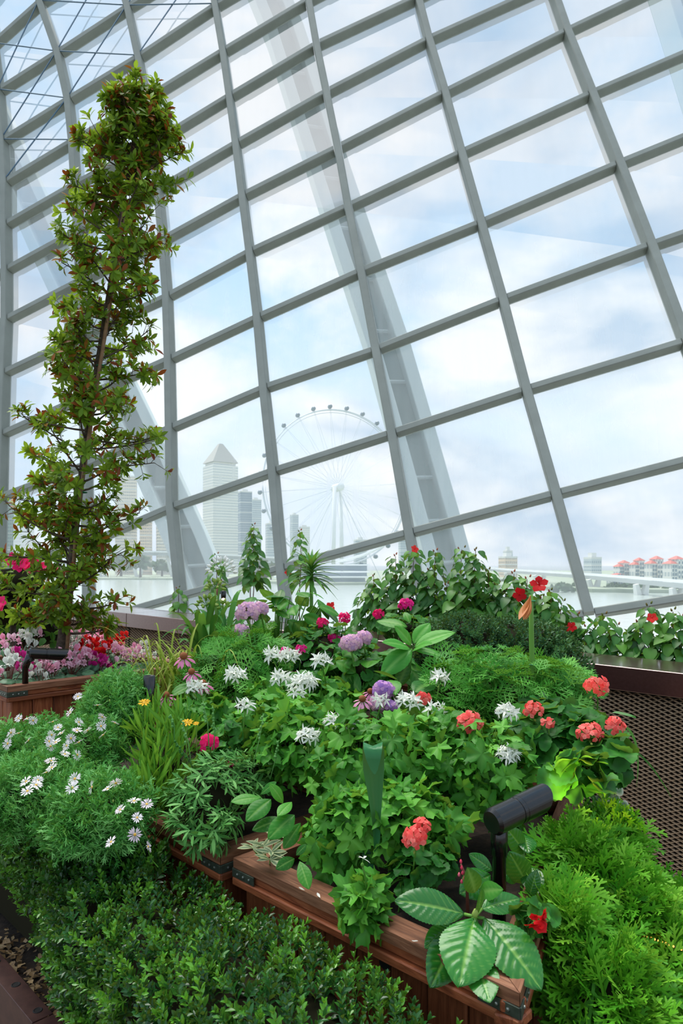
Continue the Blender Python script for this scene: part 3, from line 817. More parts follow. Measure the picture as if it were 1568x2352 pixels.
def rounded(seed, notch=0.25, sc=9, ruff=0.06):
    r = np.random.default_rng(seed); ph = r.uniform(0, 6)
    rf = lambda t: (0.5 + 0.022 * math.cos(sc * t * 2)) * (1 - notch * math.exp(-((abs(t) - math.pi) / 0.5) ** 2))
    return leaf_polar(rf, lambda t, k: 0.10 * k * k * 0.6 - 0.05 * k + ruff * k * k * math.sin(4 * t + ph), 35, (0.35, 0.62, 0.8, 1.0),
                      lambda t, k: (1.0 if 0.5 < k < 0.7 else 0.25 if k < 0.5 else 0.15))

def cyc_leaf():
    rf = lambda t: 0.5 * (1 - 0.42 * math.exp(-((abs(t) - math.pi) / 0.35) ** 2)) * (1 + 0.12 * math.cos(t) + 0.02 * math.cos(14 * t))
    return leaf_polar(rf, lambda t, k: -0.16 * k * k + 0.02 * math.sin(6 * t) * k, 27, (0.4, 0.7, 1.0), lambda t, k: 1.0 if 0.6 < k < 0.8 else 0.1)

def strip(p, q, w0, w1, n=(0, 0, 1), wm=None):
    """thin pointed blade from p to q"""
    p, q = np.array(p, float), np.array(q, float); d = nrm(q - p); s = nrm(np.cross(d, n))
    wm = wm or max(w0, w1); m = p * 0.5 + q * 0.5
    return T([p - s * w0, p + s * w0, m + s * wm, q + s * w1, q - s * w1, m - s * wm], [(0, 1, 2, 5), (5, 2, 3, 4)])

def cut_leaf(seed):
    """finely cut leaf (rose-scented geranium)"""
    r = np.random.default_rng(seed); P = [strip((0, 0, 0), (0, .5, .05), .014, .018), strip((0, .5, .05), (0, 1, -.05), .018, .005, wm=.03)]
    for t, L in ((0.22, .42), (0.42, .46), (0.62, .34), (0.8, .2)):
        for s in (-1, 1):
            b = np.array([0, t, .05 - .1 * t]); e = b + np.array([s * L * .75, L * .62, .05 * r.normal()]); P.append(strip(b, e, .016, .004, wm=.028))
            for k in (0.45, 0.72):
                m = b * (1 - k) + e * k
                for z in (-1, 1):
                    P.append(strip(m, m + np.array([s * .06 + z * .07 * s, .10 + z * -.05, .02 * r.normal()]) * (1.6 * L / .4), .012, .003, wm=.02))
    return join(P)

def feather_sprig(seed, n=12):
    """shoot of thread-fine grey-green leaves (marguerite)"""
    r = np.random.default_rng(seed); P = [strip((0, 0, 0), (0, 1, 0), .012, .006)]
    for i in range(n):
        t = 0.12 + 0.88 * i / n; a = i * 2.4
        d = nrm(np.array([math.cos(a), 0.95, math.sin(a)])); b = np.array([0, t, 0]); L = 0.40 * (1.15 - 0.5 * t); e = b + d * L
        P.append(strip(b, e, .010, .006, wm=.018))
        for k in (0.4, 0.65):
            m = b * (1 - k) + e * k
            for z in (-1, 1):
                q = nrm(np.cross(d, (0, 1, 0))) * z * .8 + d * .8 + r.normal(size=3) * .2
                P.append(strip(m, m + nrm(q) * L * .4, .008, .005, wm=.015))
    return join(P)

def conifer_spray(seed):
    """flat forked spray of scale leaves (thuja)"""
    r = np.random.default_rng(seed); P = []
    def grow(b, d, L, lv, w):
        e = b + d * L + np.array([0, 0, -0.06 * L]); P.append(strip(b, e, w, w * 0.55, wm=w * 1.05))
        if lv == 0: return
        n = 6 if lv == 2 else 4
        for i in range(n):
            t = 0.18 + 0.78 * i / n; m = b * (1 - t) + e * t; s = 1 if i % 2 else -1
            a = math.radians(38 + 6 * r.normal()) * s
            dd = np.array([d[0] * math.cos(a) + d[1] * math.sin(a), -d[0] * math.sin(a) + d[1] * math.cos(a), d[2] + 0.12 * r.normal()])
            grow(m, nrm(dd), L * (0.52 if lv == 2 else 0.42) * (1.1 - 0.45 * t), lv - 1, w * 0.86)
    grow(np.zeros(3), np.array([0, 1.0, 0]), 1.0, 2, 0.030)
    return join(P)

def box_sprig(seed, pairs=4):
    """shoot of small paired leaves (box)"""
    r = np.random.default_rng(seed); lf = T([(0, 0, 0), (.5, .5, .12), (0, .52, 0), (-.5, .5, .12), (0, 1.1, -.05), (.3, .9, .06), (-.3, .9, .06)],
                                            [(0, 1, 2), (0, 2, 3), (2, 1, 5, 4), (3, 2, 4, 6)]); P = [strip((0, 0, 0), (0, 1, 0), .015, .01)]
    lf.v[:, 0] *= 0.56
    for i in range(pairs):
        t = 0.15 + 0.8 * i / pairs; a = (i % 2) * 1.57 + 0.3 * r.normal()
        for z in (0, math.pi):
            d = np.array([math.cos(a + z), 0.75 + 0.5 * t, math.sin(a + z)]); nn = np.array([-math.cos(a + z) * .6, 1.0, -math.sin(a + z) * .6])
            P.append((lf, frames(np.array([0, t, 0]), d, nn, 0.46 * (1.05 - 0.3 * t))[0]))
    for a in (0, 2.1, 4.2):
        P.append((lf, frames(np.array([0, 1, 0]), np.array([.45 * math.cos(a), 1, .45 * math.sin(a)]), np.array([-math.cos(a), .6, -math.sin(a)]), 0.34)[0]))
    return join(P)

def strap(L, w, rise, reach, droop=0.0, rows=9, keel=0.25, tip=0.75):
    """arching strap leaf: base at 0, leaning towards +Y"""
    pts = bez((0, 0, 0), (0, reach * 0.35, rise), (0, reach, rise - droop), rows + 1); v, f, a = [], [], []
    for i, p in enumerate(pts):
        t = i / rows; h = w * (0.65 + 0.35 * min(1, t * 3)) * (1 if t < tip else max(0.04, (1 - (t - tip) / (1 - tip)) ** 0.7))
        v += [(p[0] - h, p[1], p[2] + h * keel), tuple(p), (p[0] + h, p[1], p[2] + h * keel)]; a += [0, 1, 0]
    for i in range(rows):
        b = i * 3; f += [(b, b + 1, b + 4, b + 3), (b + 1, b + 2, b + 5, b + 4)]
    return T(v, f, a)

def petals(n, L, w, lift, curl=0.15, rows=3, peak=0.6, start=0.0, fold=0.1, jit=0.0, seed=0, r0=0.0):
    """ring of petals about +Z"""
    r = np.random.default_rng(seed); p = leaf_ovate(w, rows, fold, curl, peak); P = []
    for i in range(n):
        a = 2 * math.pi * i / n + start + jit * r.normal(); e = lift + jit * r.normal()
        d = np.array([math.cos(a) * math.cos(e), math.sin(a) * math.cos(e), math.sin(e)]); nn = np.array([-math.cos(a) * math.sin(e), -math.sin(a) * math.sin(e), math.cos(e)])
        P.append((p, frames(d * r0, d, nn, L * (1 + 0.5 * jit * r.normal()))[0]))
    return join(P)

# ------------------------------------------------------------------ plant materials
ML_STAR = leafy('star_geranium_leaf', (42, 112, 28), (66, 144, 40), (108, 180, 62), (140, 190, 100), mark_amt=0.3, trans=0.3)
ML_ZONAL = leafy('zonal_geranium_leaf', (32, 96, 32), (50, 122, 42), (84, 154, 58), (28, 70, 26), mark_amt=0.5, trans=0.3, rough=0.5)
ML_HYD = leafy('hydrangea_leaf', (34, 100, 30), (48, 122, 36), (76, 150, 46), (150, 190, 100), mark_amt=0.4, trans=0.25, rough=0.34)
ML_HYDBIG = leafy('glossy_hydrangea_leaf', (28, 96, 28), (36, 112, 32), (46, 126, 38), (150, 195, 90), mark_amt=0.5, trans=0.15, rough=0.25, spec=0.55)
ML_HYDFRESH = leafy('fresh_hydrangea_leaf', (58, 138, 46), (72, 152, 50), (90, 166, 60), (150, 205, 110), mark_amt=0.45, trans=0.25, rough=0.4)
ML_HIB = leafy('hibiscus_leaf', (30, 88, 34), (46, 112, 42), (96, 154, 46), (120, 170, 90), mark_amt=0.3, trans=0.3, rough=0.36, spec=0.35)
ML_TREE = leafy('tree_leaf', (58, 96, 16), (96, 138, 24), (142, 172, 42), (150, 170, 70), mark_amt=0.25, trans=0.42, rough=0.4)
ML_TREERED = leafy('old_tree_leaf', (120, 52, 24), (150, 84, 30), (170, 120, 40), trans=0.3)
ML_BOX = leafy('box_leaf', (22, 68, 30), (38, 98, 38), (104, 170, 50), rough=0.30, spec=0.55, trans=0.2)
ML_DARKBOX = leafy('dark_shrub_leaf', (34, 76, 46), (52, 100, 60), (84, 134, 82), rough=0.45, trans=0.15)
ML_FEATH = leafy('marguerite_leaf', (62, 134, 52), (90, 166, 76), (136, 198, 116), trans=0.2, rough=0.5)
ML_CUT = leafy('scented_geranium_leaf', (48, 124, 34), (76, 156, 50), (120, 188, 84), trans=0.25, rough=0.5)
ML_LAV = leafy('lavender_leaf', (58, 118, 48), (80, 142, 66), (118, 172, 96), trans=0.15, rough=0.6)
ML_LANCE = leafy('bright_lance_leaf', (54, 120, 24), (76, 146, 36), (108, 172, 58), (150, 195, 90), mark_amt=0.2, trans=0.3)
ML_THUJA = leafy('conifer_scale', (62, 138, 24), (94, 170, 38), (136, 198, 60), trans=0.2, rough=0.5)
ML_STRAP = leafy('strap_leaf', (34, 100, 36), (56, 126, 46), (92, 156, 64), (110, 170, 90), mark_amt=0.3, trans=0.25, rough=0.32)
ML_GRASS = leafy('yellow_green_blade', (110, 142, 40), (150, 170, 64), (190, 196, 100), trans=0.3)
ML_CYC = leafy('cyclamen_leaf', (40, 84, 54), (56, 100, 62), (80, 124, 80), (150, 180, 150), mark_amt=0.35, trans=0.15)
ML_VARI = leafy('variegated_leaf', (200, 206, 150), (208, 212, 160), (216, 220, 176), (70, 110, 80), mark_amt=1.0, trans=0.25)
ML_IVY = leafy('variegated_ivy_leaf', (206, 214, 190), (212, 220, 196), (220, 226, 206), (86, 128, 92), mark_amt=1.0, trans=0.2)
MP_WHITE = leafy('white_petal', (236, 236, 230), (244, 244, 240), (250, 250, 248), (206, 214, 150), mark_amt=0.25, trans=0.3, rough=0.6)
MP_CORAL = leafy('coral_petal', (242, 84, 78), (252, 108, 98), (255, 152, 138), (228, 56, 66), mark_amt=0.4, trans=0.3, rough=0.6)
MP_MAG = leafy('magenta_petal', (214, 16, 112), (232, 24, 132), (242, 60, 156), trans=0.3, rough=0.6)
MP_HOT = leafy('hot_pink_petal', (222, 14, 90), (238, 20, 110), (246, 50, 120), trans=0.3, rough=0.6)
MP_RED = leafy('red_petal', (200, 18, 26), (224, 30, 34), (240, 60, 52), trans=0.3, rough=0.6)
MP_PINK = leafy('pale_pink_petal', (250, 178, 204), (254, 204, 222), (255, 230, 238), (244, 130, 176), mark_amt=0.25, trans=0.3, rough=0.6)
MP_ROSE = leafy('rose_cyclamen_petal', (206, 24, 132), (218, 40, 146), (228, 70, 166), trans=0.3, rough=0.6)
MP_CONE = leafy('coneflower_petal', (214, 120, 166), (228, 142, 184), (238, 172, 204), trans=0.3, rough=0.6)
MP_DAISY = leafy('marguerite_petal', (240, 226, 236), (248, 242, 246), (252, 250, 250), (236, 186, 214), mark_amt=0.35, trans=0.3, rough=0.6)
MP_LILAC = leafy('lilac_floret', (184, 136, 196), (216, 156, 196), (236, 190, 206), (240, 212, 200), mark_amt=0.35, trans=0.3, rough=0.65)
MP_PURPLE = leafy('purple_floret', (164, 118, 196), (192, 140, 202), (220, 168, 210), trans=0.3, rough=0.65)
MP_YEL = leafy('yellow_petal', (246, 170, 10), (250, 186, 14), (252, 204, 40), trans=0.3, rough=0.6)
M_DISC = speckled('flower_disc', (196, 140, 40), (226, 190, 80), 300, 0.8)
M_CONE = speckled('seed_cone', (96, 48, 24), (160, 92, 36), 300, 0.8)
M_BUD = leafy('green_bud', (110, 140, 50), (136, 162, 70), (164, 184, 96), trans=0.1)
M_PINKBUD = leafy('pink_bud', (220, 60, 90), (232, 84, 110), (240, 120, 140), trans=0.1)
M_REDSTEM = bsdf('reddish_twig', lin((104, 54, 40)), 0.7)[0]

# ------------------------------------------------------------------ scattering
def shell(ells, n, front=-0.25, lo=0.78, top=0.35):
    """points and outward directions on the lit, viewer-side skin of a mound of ellipsoids (px, py, D, rx px, ry px, depth m)"""
    E = []
    for (px, py, D, rx, ry, rd) in ells: E.append((np.array(U(px, py, D)), np.array([rx / F * D, rd, ry / F * D])))
    w = np.array([r[0] * r[2] for _, r in E]); w = w / w.sum(); P, N = [], []
    while len(P) < n:
        k = rng.choice(len(E), p=w); c, r = E[k]; d = nrm(rng.normal(size=3))
        if -d[1] < front and d[2] < top: continue
        if d[2] < -0.75: continue
        p = c + r * d * rng.uniform(lo, 1.0)
        if any((((p - c2) / r2) ** 2).sum() < 0.5 for q, (c2, r2) in enumerate(E) if q != k): continue
        P.append(p); N.append(nrm(d / r))
    return np.array(P), np.array(N)

def lay(P, N, up=0.5, droop=0.25, jit=0.35, size=(0.05, 0.08)):
    """leaf matrices: blades face outwards and up, tips hang outwards"""
    k = len(P); Z = np.array([0, 0, 1.0])
    n = nrm(N * (1 - up) + Z * up + rv(k, jit)); t = N * 0.8 - Z * droop + rv(k, 0.7); t = t - n * (t * n).sum(1, keepdims=True)
    return frames(P, t, n, rng.uniform(size[0], size[1], k))

def in_frame(p, m=30):
    if p[1] < 0.2: return False
    x, y = px_of(p); return -m < x < 1568 + m and -m < y < 2352 + m

def leaves(th, shapes, mats, mat, parts, name='leaf', rest='foliage', score=None):
    """the nearest leaves as objects of their own, the rest joined"""
    ms = [s if isinstance(s, tuple) else (s, mesh_of(name, s, mat)) for s in shapes]
    pos = mats[:, :3, 3]
    sc = (pos[:, 1] if score is None else score).copy()
    for i, p in enumerate(pos):
        if not in_frame(p): sc[i] += 100
    od = np.argsort(sc); sel = [i for i in od[:parts] if sc[i] < 90]; rm = [i for i in range(len(mats)) if i not in set(sel)]
    M0 = WM[th.name].inverted()
    for i in sel:
        o = bpy.data.objects.new(name, ms[i % len(ms)][1]); COL.objects.link(o)
        o.parent = th; o.matrix_parent_inverse = M0; m = Matrix(mats[i].tolist()); o.matrix_basis = m
    for q in range(len(ms)):
        sub = [i for k, i in enumerate(rm) if k % len(ms) == q]
        if sub: cloud(rest, ms[q][0], mats[sub], mat, th)
    return ms

def stalks(th, starts, ends, r=0.0018, mat=None, sag=0.03, name='stalk_tangle'):
    P = []
    for a, b in zip(starts, ends):
        m = (np.array(a) + np.array(b)) / 2 + np.array([0, 0, sag]) + rng.normal(size=3) * 0.008
        P.append(tube(bez(a, m, b, 4), [r * 1.2, r * 1.1, r, r * 0.8], 4, False))
    if P: obj(name, join(P), mat or M_STALK, th, None, True, 'stuff')

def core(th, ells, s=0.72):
    """added solid body, painted dark as the shade inside a dense plant"""
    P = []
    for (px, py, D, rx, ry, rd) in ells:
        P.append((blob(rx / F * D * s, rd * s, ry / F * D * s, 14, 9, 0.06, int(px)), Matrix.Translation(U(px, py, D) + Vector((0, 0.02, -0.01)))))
    obj('shade_core', join(P), M_CORE, th, None, True, 'stuff')

def base_of(ells, z):
    c = [U(e[0], e[1], e[2]) for e in ells]
    return (sum(p.x for p in c) / len(c), sum(p.y for p in c) / len(c), z)

def part(th, name, mesh, M, label=None):
    o = bpy.data.objects.new(name, mesh); put(o, th, M)
    if label: o['label'] = label
    return o
SOIL_B, SOIL_C, SOIL_D, SOIL_E = ZB - 0.055, ZC - 0.055, 0.98 - 0.055, 0.90 - 0.055

# ------------------------------------------------------------------ flower heads
def tones(n, each): return np.repeat(np.random.default_rng(1).uniform(0, .75, n), each)
FL5 = {k: mesh_of('floret', petals(5, 1.0, 0.40, 0.38, 0.35, 4, 0.66, fold=0.05, jit=0.12, seed=3), m, True, tones(5, 15)) for k, m in (('coral', MP_CORAL), ('mag', MP_MAG), ('hot', MP_HOT), ('red', MP_RED))}
FL5W = mesh_of('floret', join([petals(5, 1.0, 0.14, 0.30, 0.25, 4, 0.5, fold=0.15, jit=0.16, seed=5), (petals(4, 0.45, 0.03, 1.0, 0, 2, seed=2), None)]), MP_WHITE)
FL5W2 = mesh_of('floret', petals(5, 1.0, 0.13, 0.75, 0.35, 4, 0.5, fold=0.2, jit=0.2, seed=8), MP_WHITE)
FL4 = {k: mesh_of('floret', petals(4, 1.0, 0.46, 0.12, 0.3, 3, 0.55, fold=0.0, jit=0.12, seed=4), m, True, tones(4, 12)) for k, m in (('lilac', MP_LILAC), ('purple', MP_PURPLE))}
BUD = lathe([(0.0, 0), (0.25, 0.15), (0.3, 0.5), (0.15, 0.9), (0.0, 1.0)], 6, False)

def head(th, p, R, meshes, n, size, view=0.5, squash=0.8, foot=None, low=-0.35, stalk=0.0022, buds=0, budmat=None, ped=M_STALK):
    """ball of florets on fine stalks at the end of a flower stem"""
    p = np.array(tuple(p), float); foot = np.array(tuple(foot)) if foot is not None else p - np.array([0, 0, 0.15])
    hub = p - np.array([0, 0, R * 0.55])
    st = obj('flower_stem', tube(bez(foot, (foot + hub) / 2 + np.array([0.01, -0.01, 0.02]), hub, 6), stalk, 5), M_STALK, th, None, True)
    ds = []
    for i in range(n * 6):
        if len(ds) >= n: break
        k = len(ds) + 0.5; zz_ = 1 - (1 - low) * k / n; a = k * 2.39996 + rng.normal() * 0.12; r = math.sqrt(max(0, 1 - zz_ * zz_))
        ds.append(nrm(np.array([r * math.cos(a), r * math.sin(a), zz_]) + rng.normal(size=3) * 0.06))
    pd = [tube(bez(hub, hub + d * R * 0.3 + np.array([0, 0, R * .25]), p + d * R * np.array([1, 1, squash]) * 0.9, 4), 0.0009, 3, False) for d in ds]
    hd = obj('flower_head', join(pd + [(blob(0.004, 0.004, 0.005, 6, 4), Matrix.Translation(Vector(hub)))]), ped, th, None, True)
    for i, d in enumerate(ds):
        q = p + d * R * np.array([1, 1, squash]) * 0.86; nn = nrm(d + np.array([0, -view * 0.5, 0.1]) + rng.normal(size=3) * 0.18)
        M = fr1(q, np.cross(nn, rng.normal(size=3)), nn, size * rng.uniform(0.85, 1.12)); part(hd, 'floret', meshes[i % len(meshes)], M)
    for i in range(buds):
        d = nrm(np.array([rng.normal() * .7, rng.normal() * .7, -0.6 + rng.normal() * .3])); q = hub + d * R * 0.5
        obj('bud', BUD, budmat or M_BUD, hd, fr1(q, d, (0, 1, .1), R * 0.34), True)
    return hd
# ------------------------------------------------------------------ slim tree in the cyclamen planter
TP = [(125, 1590), (140, 1480), (160, 1330), (180, 1150), (205, 960), (235, 770), (265, 580), (293, 410), (312, 310), (323, 255)]
TD = 3.55
tpts = [np.array(U(x, y, TD)) for x, y in TP]; tpts[0][2] = SOIL_C
tree = thing('slim_tree', 'tall slim small-leaved tree tied to a stake in the cyclamen planter', 'tree', tuple(tpts[0]))
obj('trunk', tube(tpts, np.linspace(0.026, 0.006, len(tpts)), 8), M_BARK, tree, None, True)
sp = [np.array(U(x, y, TD - 0.03)) for x, y in ((148, 1560), (178, 1180), (215, 930), (252, 700), (285, 480))]; sp[0][2] = SOIL_C - 0.02
obj('stake', tube(sp, 0.010, 7), M_STAKE, tree, None, True)
for y in (0.30, 0.46, 0.6, 0.74, 0.86):
    k = y * (len(sp) - 1); i = int(k); p = sp[i] * (1 - k + i) + sp[min(i + 1, len(sp) - 1)] * (k - i)
    ring = [(p[0] + 0.024 * math.cos(a), p[1] + 0.02 + 0.024 * math.sin(a), p[2]) for a in np.linspace(0, 6.28, 11)]
    obj('tie', tube(ring, 0.0028, 4, False), M_TIE, tree)
def trunk_at(t):
    k = t * (len(tpts) - 1); i = min(int(k), len(tpts) - 2); return tpts[i] * (1 - k + i) + tpts[i + 1] * (k - i)
rad = lambda py: np.interp(py, [170, 260, 350, 450, 560, 660, 760, 850, 930, 1000, 1080, 1160, 1250, 1330, 1400], [30, 72, 98, 114, 130, 124, 142, 126, 108, 148, 165, 125, 160, 180, 110]) / F * TD
tw, LP, LT, LN = [], [], [], []
nb = 150
for b in range(nb):
    t = 0.13 + 0.87 * (b + rng.uniform(-.3, .3)) / nb; t = min(t, 0.995); p0 = trunk_at(t); py = px_of(p0)[1]
    az = b * 2.39996 + rng.normal() * 0.3; R_ = rad(py) * rng.choice([0.45, 0.65, 0.85, 1.0, 1.06]); el = rng.uniform(0.05, 0.75) if t < 0.93 else rng.uniform(0.6, 1.3)
    d = np.array([math.cos(az) * math.cos(el), math.sin(az) * math.cos(el) * 0.8, math.sin(el)])
    p1 = p0 + d * R_; mid = (p0 + p1) / 2 + np.array([0, 0, -0.03]) + rng.normal(size=3) * 0.02
    cv = bez(p0, mid, p1, 6); tw.append(tube(cv, np.linspace(0.0075 * (1.1 - t * 0.6), 0.0022, 6), 5, False))
    for q in range(11):
        s = rng.uniform(0.35, 1.0) if q else 1.0; i = min(int(s * 5), 4); w0 = cv[i] + (cv[i + 1] - cv[i]) * (s * 5 - i) if s < 1 else cv[5]
        dd = nrm(d + rv(1, 0.75)[0] + np.array([0, 0, 0.35])); L = rng.uniform(0.02, 0.085); w1 = w0 + dd * L
        tw.append(tube([w0, w1], [0.002, 0.0012], 3, False))
        k = rng.integers(6, 11)
        for j in range(k):
            a = j * 2.39996; s1 = nrm(np.cross(dd, [0.3, 0.5, 0.8])); s2 = np.cross(dd, s1); o = math.cos(a) * s1 + math.sin(a) * s2
            LP.append(w1 - dd * L * 0.35 * rng.random() * (j % 2)); LT.append(dd * rng.uniform(0.2, 0.9) + o + np.array([0, 0, 0.1])); LN.append(dd + np.array([0, 0, 0.6]) - o * 0.4)
obj('branch_frame', join(tw), M_BARK, tree, None, True, 'stuff')
LP, LT, LN = np.array(LP), np.array(LT), np.array(LN); ls_ = rng.uniform(0.036, 0.062, len(LP))
mt = frames(LP, LT, LN, ls_); red = rng.random(len(LP)) < 0.17
lf_t = leaf_ovate(0.19, 4, 0.25, 0.15, 0.58)
leaves(tree, [lf_t], mt[~red], ML_TREE, 280); cloud('old_foliage', lf_t, mt[red] * 1.0, ML_TREERED, tree)

# ------------------------------------------------------------------ azalea and dark bush behind the planter
az_e = [(35, 1340, 4.5, 110, 75, .3), (20, 1400, 4.4, 90, 60, .3)]
az = thing('azalea_bush', 'yellow-green azalea bush with crimson flowers behind the slim tree', 'bush', (U(30, 1400, 4.5).x, 4.5, 0))
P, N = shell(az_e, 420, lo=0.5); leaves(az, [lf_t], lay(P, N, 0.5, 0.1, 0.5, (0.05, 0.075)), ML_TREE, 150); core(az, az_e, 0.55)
obj('trunk', tube([(U(30, 0, 4.5).x, 4.5, 0), np.array(U(30, 1400, 4.5))], [0.03, 0.02], 6), M_BARK, az, None, True)
azf = mesh_of('blossom', petals(5, 1.0, 0.42, 0.5, 0.3, 4, 0.6, jit=0.08), MP_HOT)
for x, y in ((38, 1288), (50, 1292), (62, 1296), (80, 1300), (88, 1296), (74, 1306), (94, 1304), (28, 1284), (2, 1384), (8, 1392), (46, 1300), (136, 1310)):
    q = U(x, y, 4.15); part(az, 'blossom', azf, fr1(q, rv(1)[0], (0.2 * rng.normal(), -1, 0.5), 0.045))
db_e = [(40, 1430, 4.9, 130, 70, .3)]
db = thing('dark_bush', 'dark leafy bush filling the gap under the azalea', 'bush', (U(40, 1400, 4.9).x, 4.9, 0))
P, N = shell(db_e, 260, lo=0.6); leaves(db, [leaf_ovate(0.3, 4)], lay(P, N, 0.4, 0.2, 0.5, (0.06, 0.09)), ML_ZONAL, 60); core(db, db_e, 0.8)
obj('trunk', tube([(U(40, 0, 4.9).x, 4.9, 0), np.array(U(40, 1430, 4.9))], [0.03, 0.02], 6), M_BARK, db, None, True)

# ------------------------------------------------------------------ cyclamen
cyf = {k: mesh_of('cyclamen_flower', join([petals(5, 1.0, 0.34, 1.12, -0.5, 4, 0.62, fold=0.15, jit=0.14, seed=9), petals(5, 0.5, 0.3, 0.2, 0.4, 3, 0.5, seed=3, start=.6)]), m)
       for k, m in (('white', MP_WHITE), ('pink', MP_PINK), ('rose', MP_ROSE), ('red', MP_RED))}
cyl = (cyc_leaf(),); cyl = (cyl[0], mesh_of('leaf', cyl[0], ML_CYC))
CYC = [(14, 1478, 3.35, 'pink', 'pink and white cyclamen at the far edge beside the azalea'), (66, 1462, 3.5, 'white', 'white cyclamen behind the black spotlight, next to the trunk'),
       (165, 1462, 3.65, 'white', 'single white cyclamen right behind the tree trunk'), (22, 1522, 3.1, 'white', 'white cyclamen at the planter corner below the spotlight'),
       (62, 1512, 3.2, 'rose', 'deep rose cyclamen between the white ones'), (92, 1530, 3.15, 'white', 'white cyclamen beside the spotlight post'),
       (118, 1522, 3.28, 'pink', 'pink cyclamen low under the spotlight barrel'), (165, 1510, 3.4, 'pink', 'large pale pink cyclamen just right of the spotlight'),
       (195, 1500, 3.5, 'pink', 'full pale pink cyclamen in front of the red ones'), (228, 1515, 3.5, 'rose', 'deep rose cyclamen at the planter rim'),
       (205, 1478, 3.75, 'red', 'scarlet cyclamen nearest the trunk'), (236, 1482, 3.8, 'red', 'scarlet cyclamen in the middle of the back row'),
       (268, 1470, 3.9, 'red', 'tallest scarlet cyclamen against the mesh'), (222, 1462, 3.95, 'pink', 'pink cyclamen behind the scarlet ones'),
       (266, 1498, 3.6, 'pink', 'pale pink cyclamen right of the scarlet ones'), (304, 1500, 3.65, 'pink', 'pale pink cyclamen near the arching grass'),
       (330, 1492, 3.75, 'white', 'white flushed cyclamen touching the arching grass'), (184, 1466, 3.85, 'pink', 'small pink cyclamen squeezed beside the trunk')]
for px, py, D, c, lb in CYC:
    q = U(px, py, D); th = thing('cyclamen', lb, 'flower', (q.x, D, SOIL_C), 'cyclamen in the tall planter'); r = 0.07
    k = 12; a = np.arange(k) * 2.39996; rr = r * np.sqrt((np.arange(k) + .5) / k)
    P = np.stack([q.x + rr * np.cos(a), D + rr * np.sin(a), q.z + rng.uniform(-.04, .035, k) - rr * 0.3], 1)
    if q.x < -1.9: continue
    st = []
    for p in P:
        st.append(tuple(p)); part(th, 'flower', cyf[c if rng.random() < .9 else 'pink'], fr1(p, rv(1)[0] * (1, 1, .2), (0.35 * rng.normal(), -0.35 + 0.3 * rng.normal(), 1), rng.uniform(0.028, 0.038)))
    stalks(th, [(q.x, D, SOIL_C)] * k, st, 0.0017, M_REDSTEM)
    k = 14; a = np.arange(k) * 2.39996; rr = 0.09 * np.sqrt((np.arange(k) + 1) / k)
    P = np.stack([q.x + rr * np.cos(a), D - 0.01 + rr * np.sin(a), np.full(k, q.z - 0.075) + rng.uniform(-.025, .015, k)], 1)
    leaves(th, [cyl], frames(P, np.stack([np.cos(a), np.sin(a), a * 0 - .2], 1), np.array([0, -0.35, 1.0]) + rv(k, 0.3), rng.uniform(0.05, 0.07, k)), ML_CYC, 14)

# ------------------------------------------------------------------ clipped box hedge
hedge = thing('box_hedge', 'clipped small-leaved box hedge growing in the steel trough', 'hedge', tuple(TO))
def hedge_top(s, y): return 0.40 + 0.018 * math.sin(s * 9) + 0.014 * math.sin(s * 23 + y * 30) - 0.45 * max(0, abs(y - 0.15) - 0.11) + 0.03 * math.exp(-((s - 1.15) / .3) ** 2)
back_off = lambda s: 0.12 * min(1.0, max(0.0, (1.80 - s) / 0.5))     # the hedge thins towards the trough joint
P, N = [], []
k = 4300
for _ in range(k):
    s = rng.uniform(0.35, 2.95)
    if rng.random() < 0.52:
        y = rng.uniform(-0.035 + back_off(s), 0.315); z = hedge_top(s, max(y - back_off(s), -.035) if y < .12 else y) - rng.exponential(0.012); n = np.array([0.15 * rng.normal(), (y - 0.14) * 3.2, 1.0])
    else:
        z = hedge_top(s, -0.03) * rng.random() ** 0.75; z = max(z, 0.0); y = -0.035 + 0.09 * (1 - min(1, z / 0.25)) + 0.018 * rng.normal() + 0.02 * math.sin(s * 14 + z * 20) + back_off(s); n = np.array([0.3 * rng.normal(), -1.0, 0.55 + 0.4 * rng.normal()])
        if s < 1.55 and z < 0.2 - 0.1 * (s - 1.0): y += 0.05
    P.append(tuple(MT @ Vector((s, y, z)))); N.append(tuple(MT.to_3x3() @ Vector(n)))
P, N = np.array(P), nrm(np.array(N)); sz = rng.uniform(0.032, 0.050, k)
dirs = nrm(N + np.array([0, 0, 0.35]) + rv(k, 0.45)); ok = np.array([in_frame(p, 120) for p in P])
bs = [box_sprig(s) for s in range(3)]
leaves(hedge, bs, frames(P - dirs * sz[:, None] * 0.6, dirs, rv(k), sz)[ok], ML_BOX, 240, 'sprig')
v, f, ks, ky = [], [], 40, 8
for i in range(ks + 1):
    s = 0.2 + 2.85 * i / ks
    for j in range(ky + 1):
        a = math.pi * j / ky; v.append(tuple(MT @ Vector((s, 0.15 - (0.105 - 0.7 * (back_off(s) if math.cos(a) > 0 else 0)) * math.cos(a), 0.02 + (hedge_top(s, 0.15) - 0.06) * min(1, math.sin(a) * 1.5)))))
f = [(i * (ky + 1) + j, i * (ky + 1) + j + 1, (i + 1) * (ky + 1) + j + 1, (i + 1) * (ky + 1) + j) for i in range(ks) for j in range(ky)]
obj('shade_core', T(v, f), M_CORE, hedge, None, True, 'stuff')  # added solid core, painted dark as the shade within the hedge
st = []
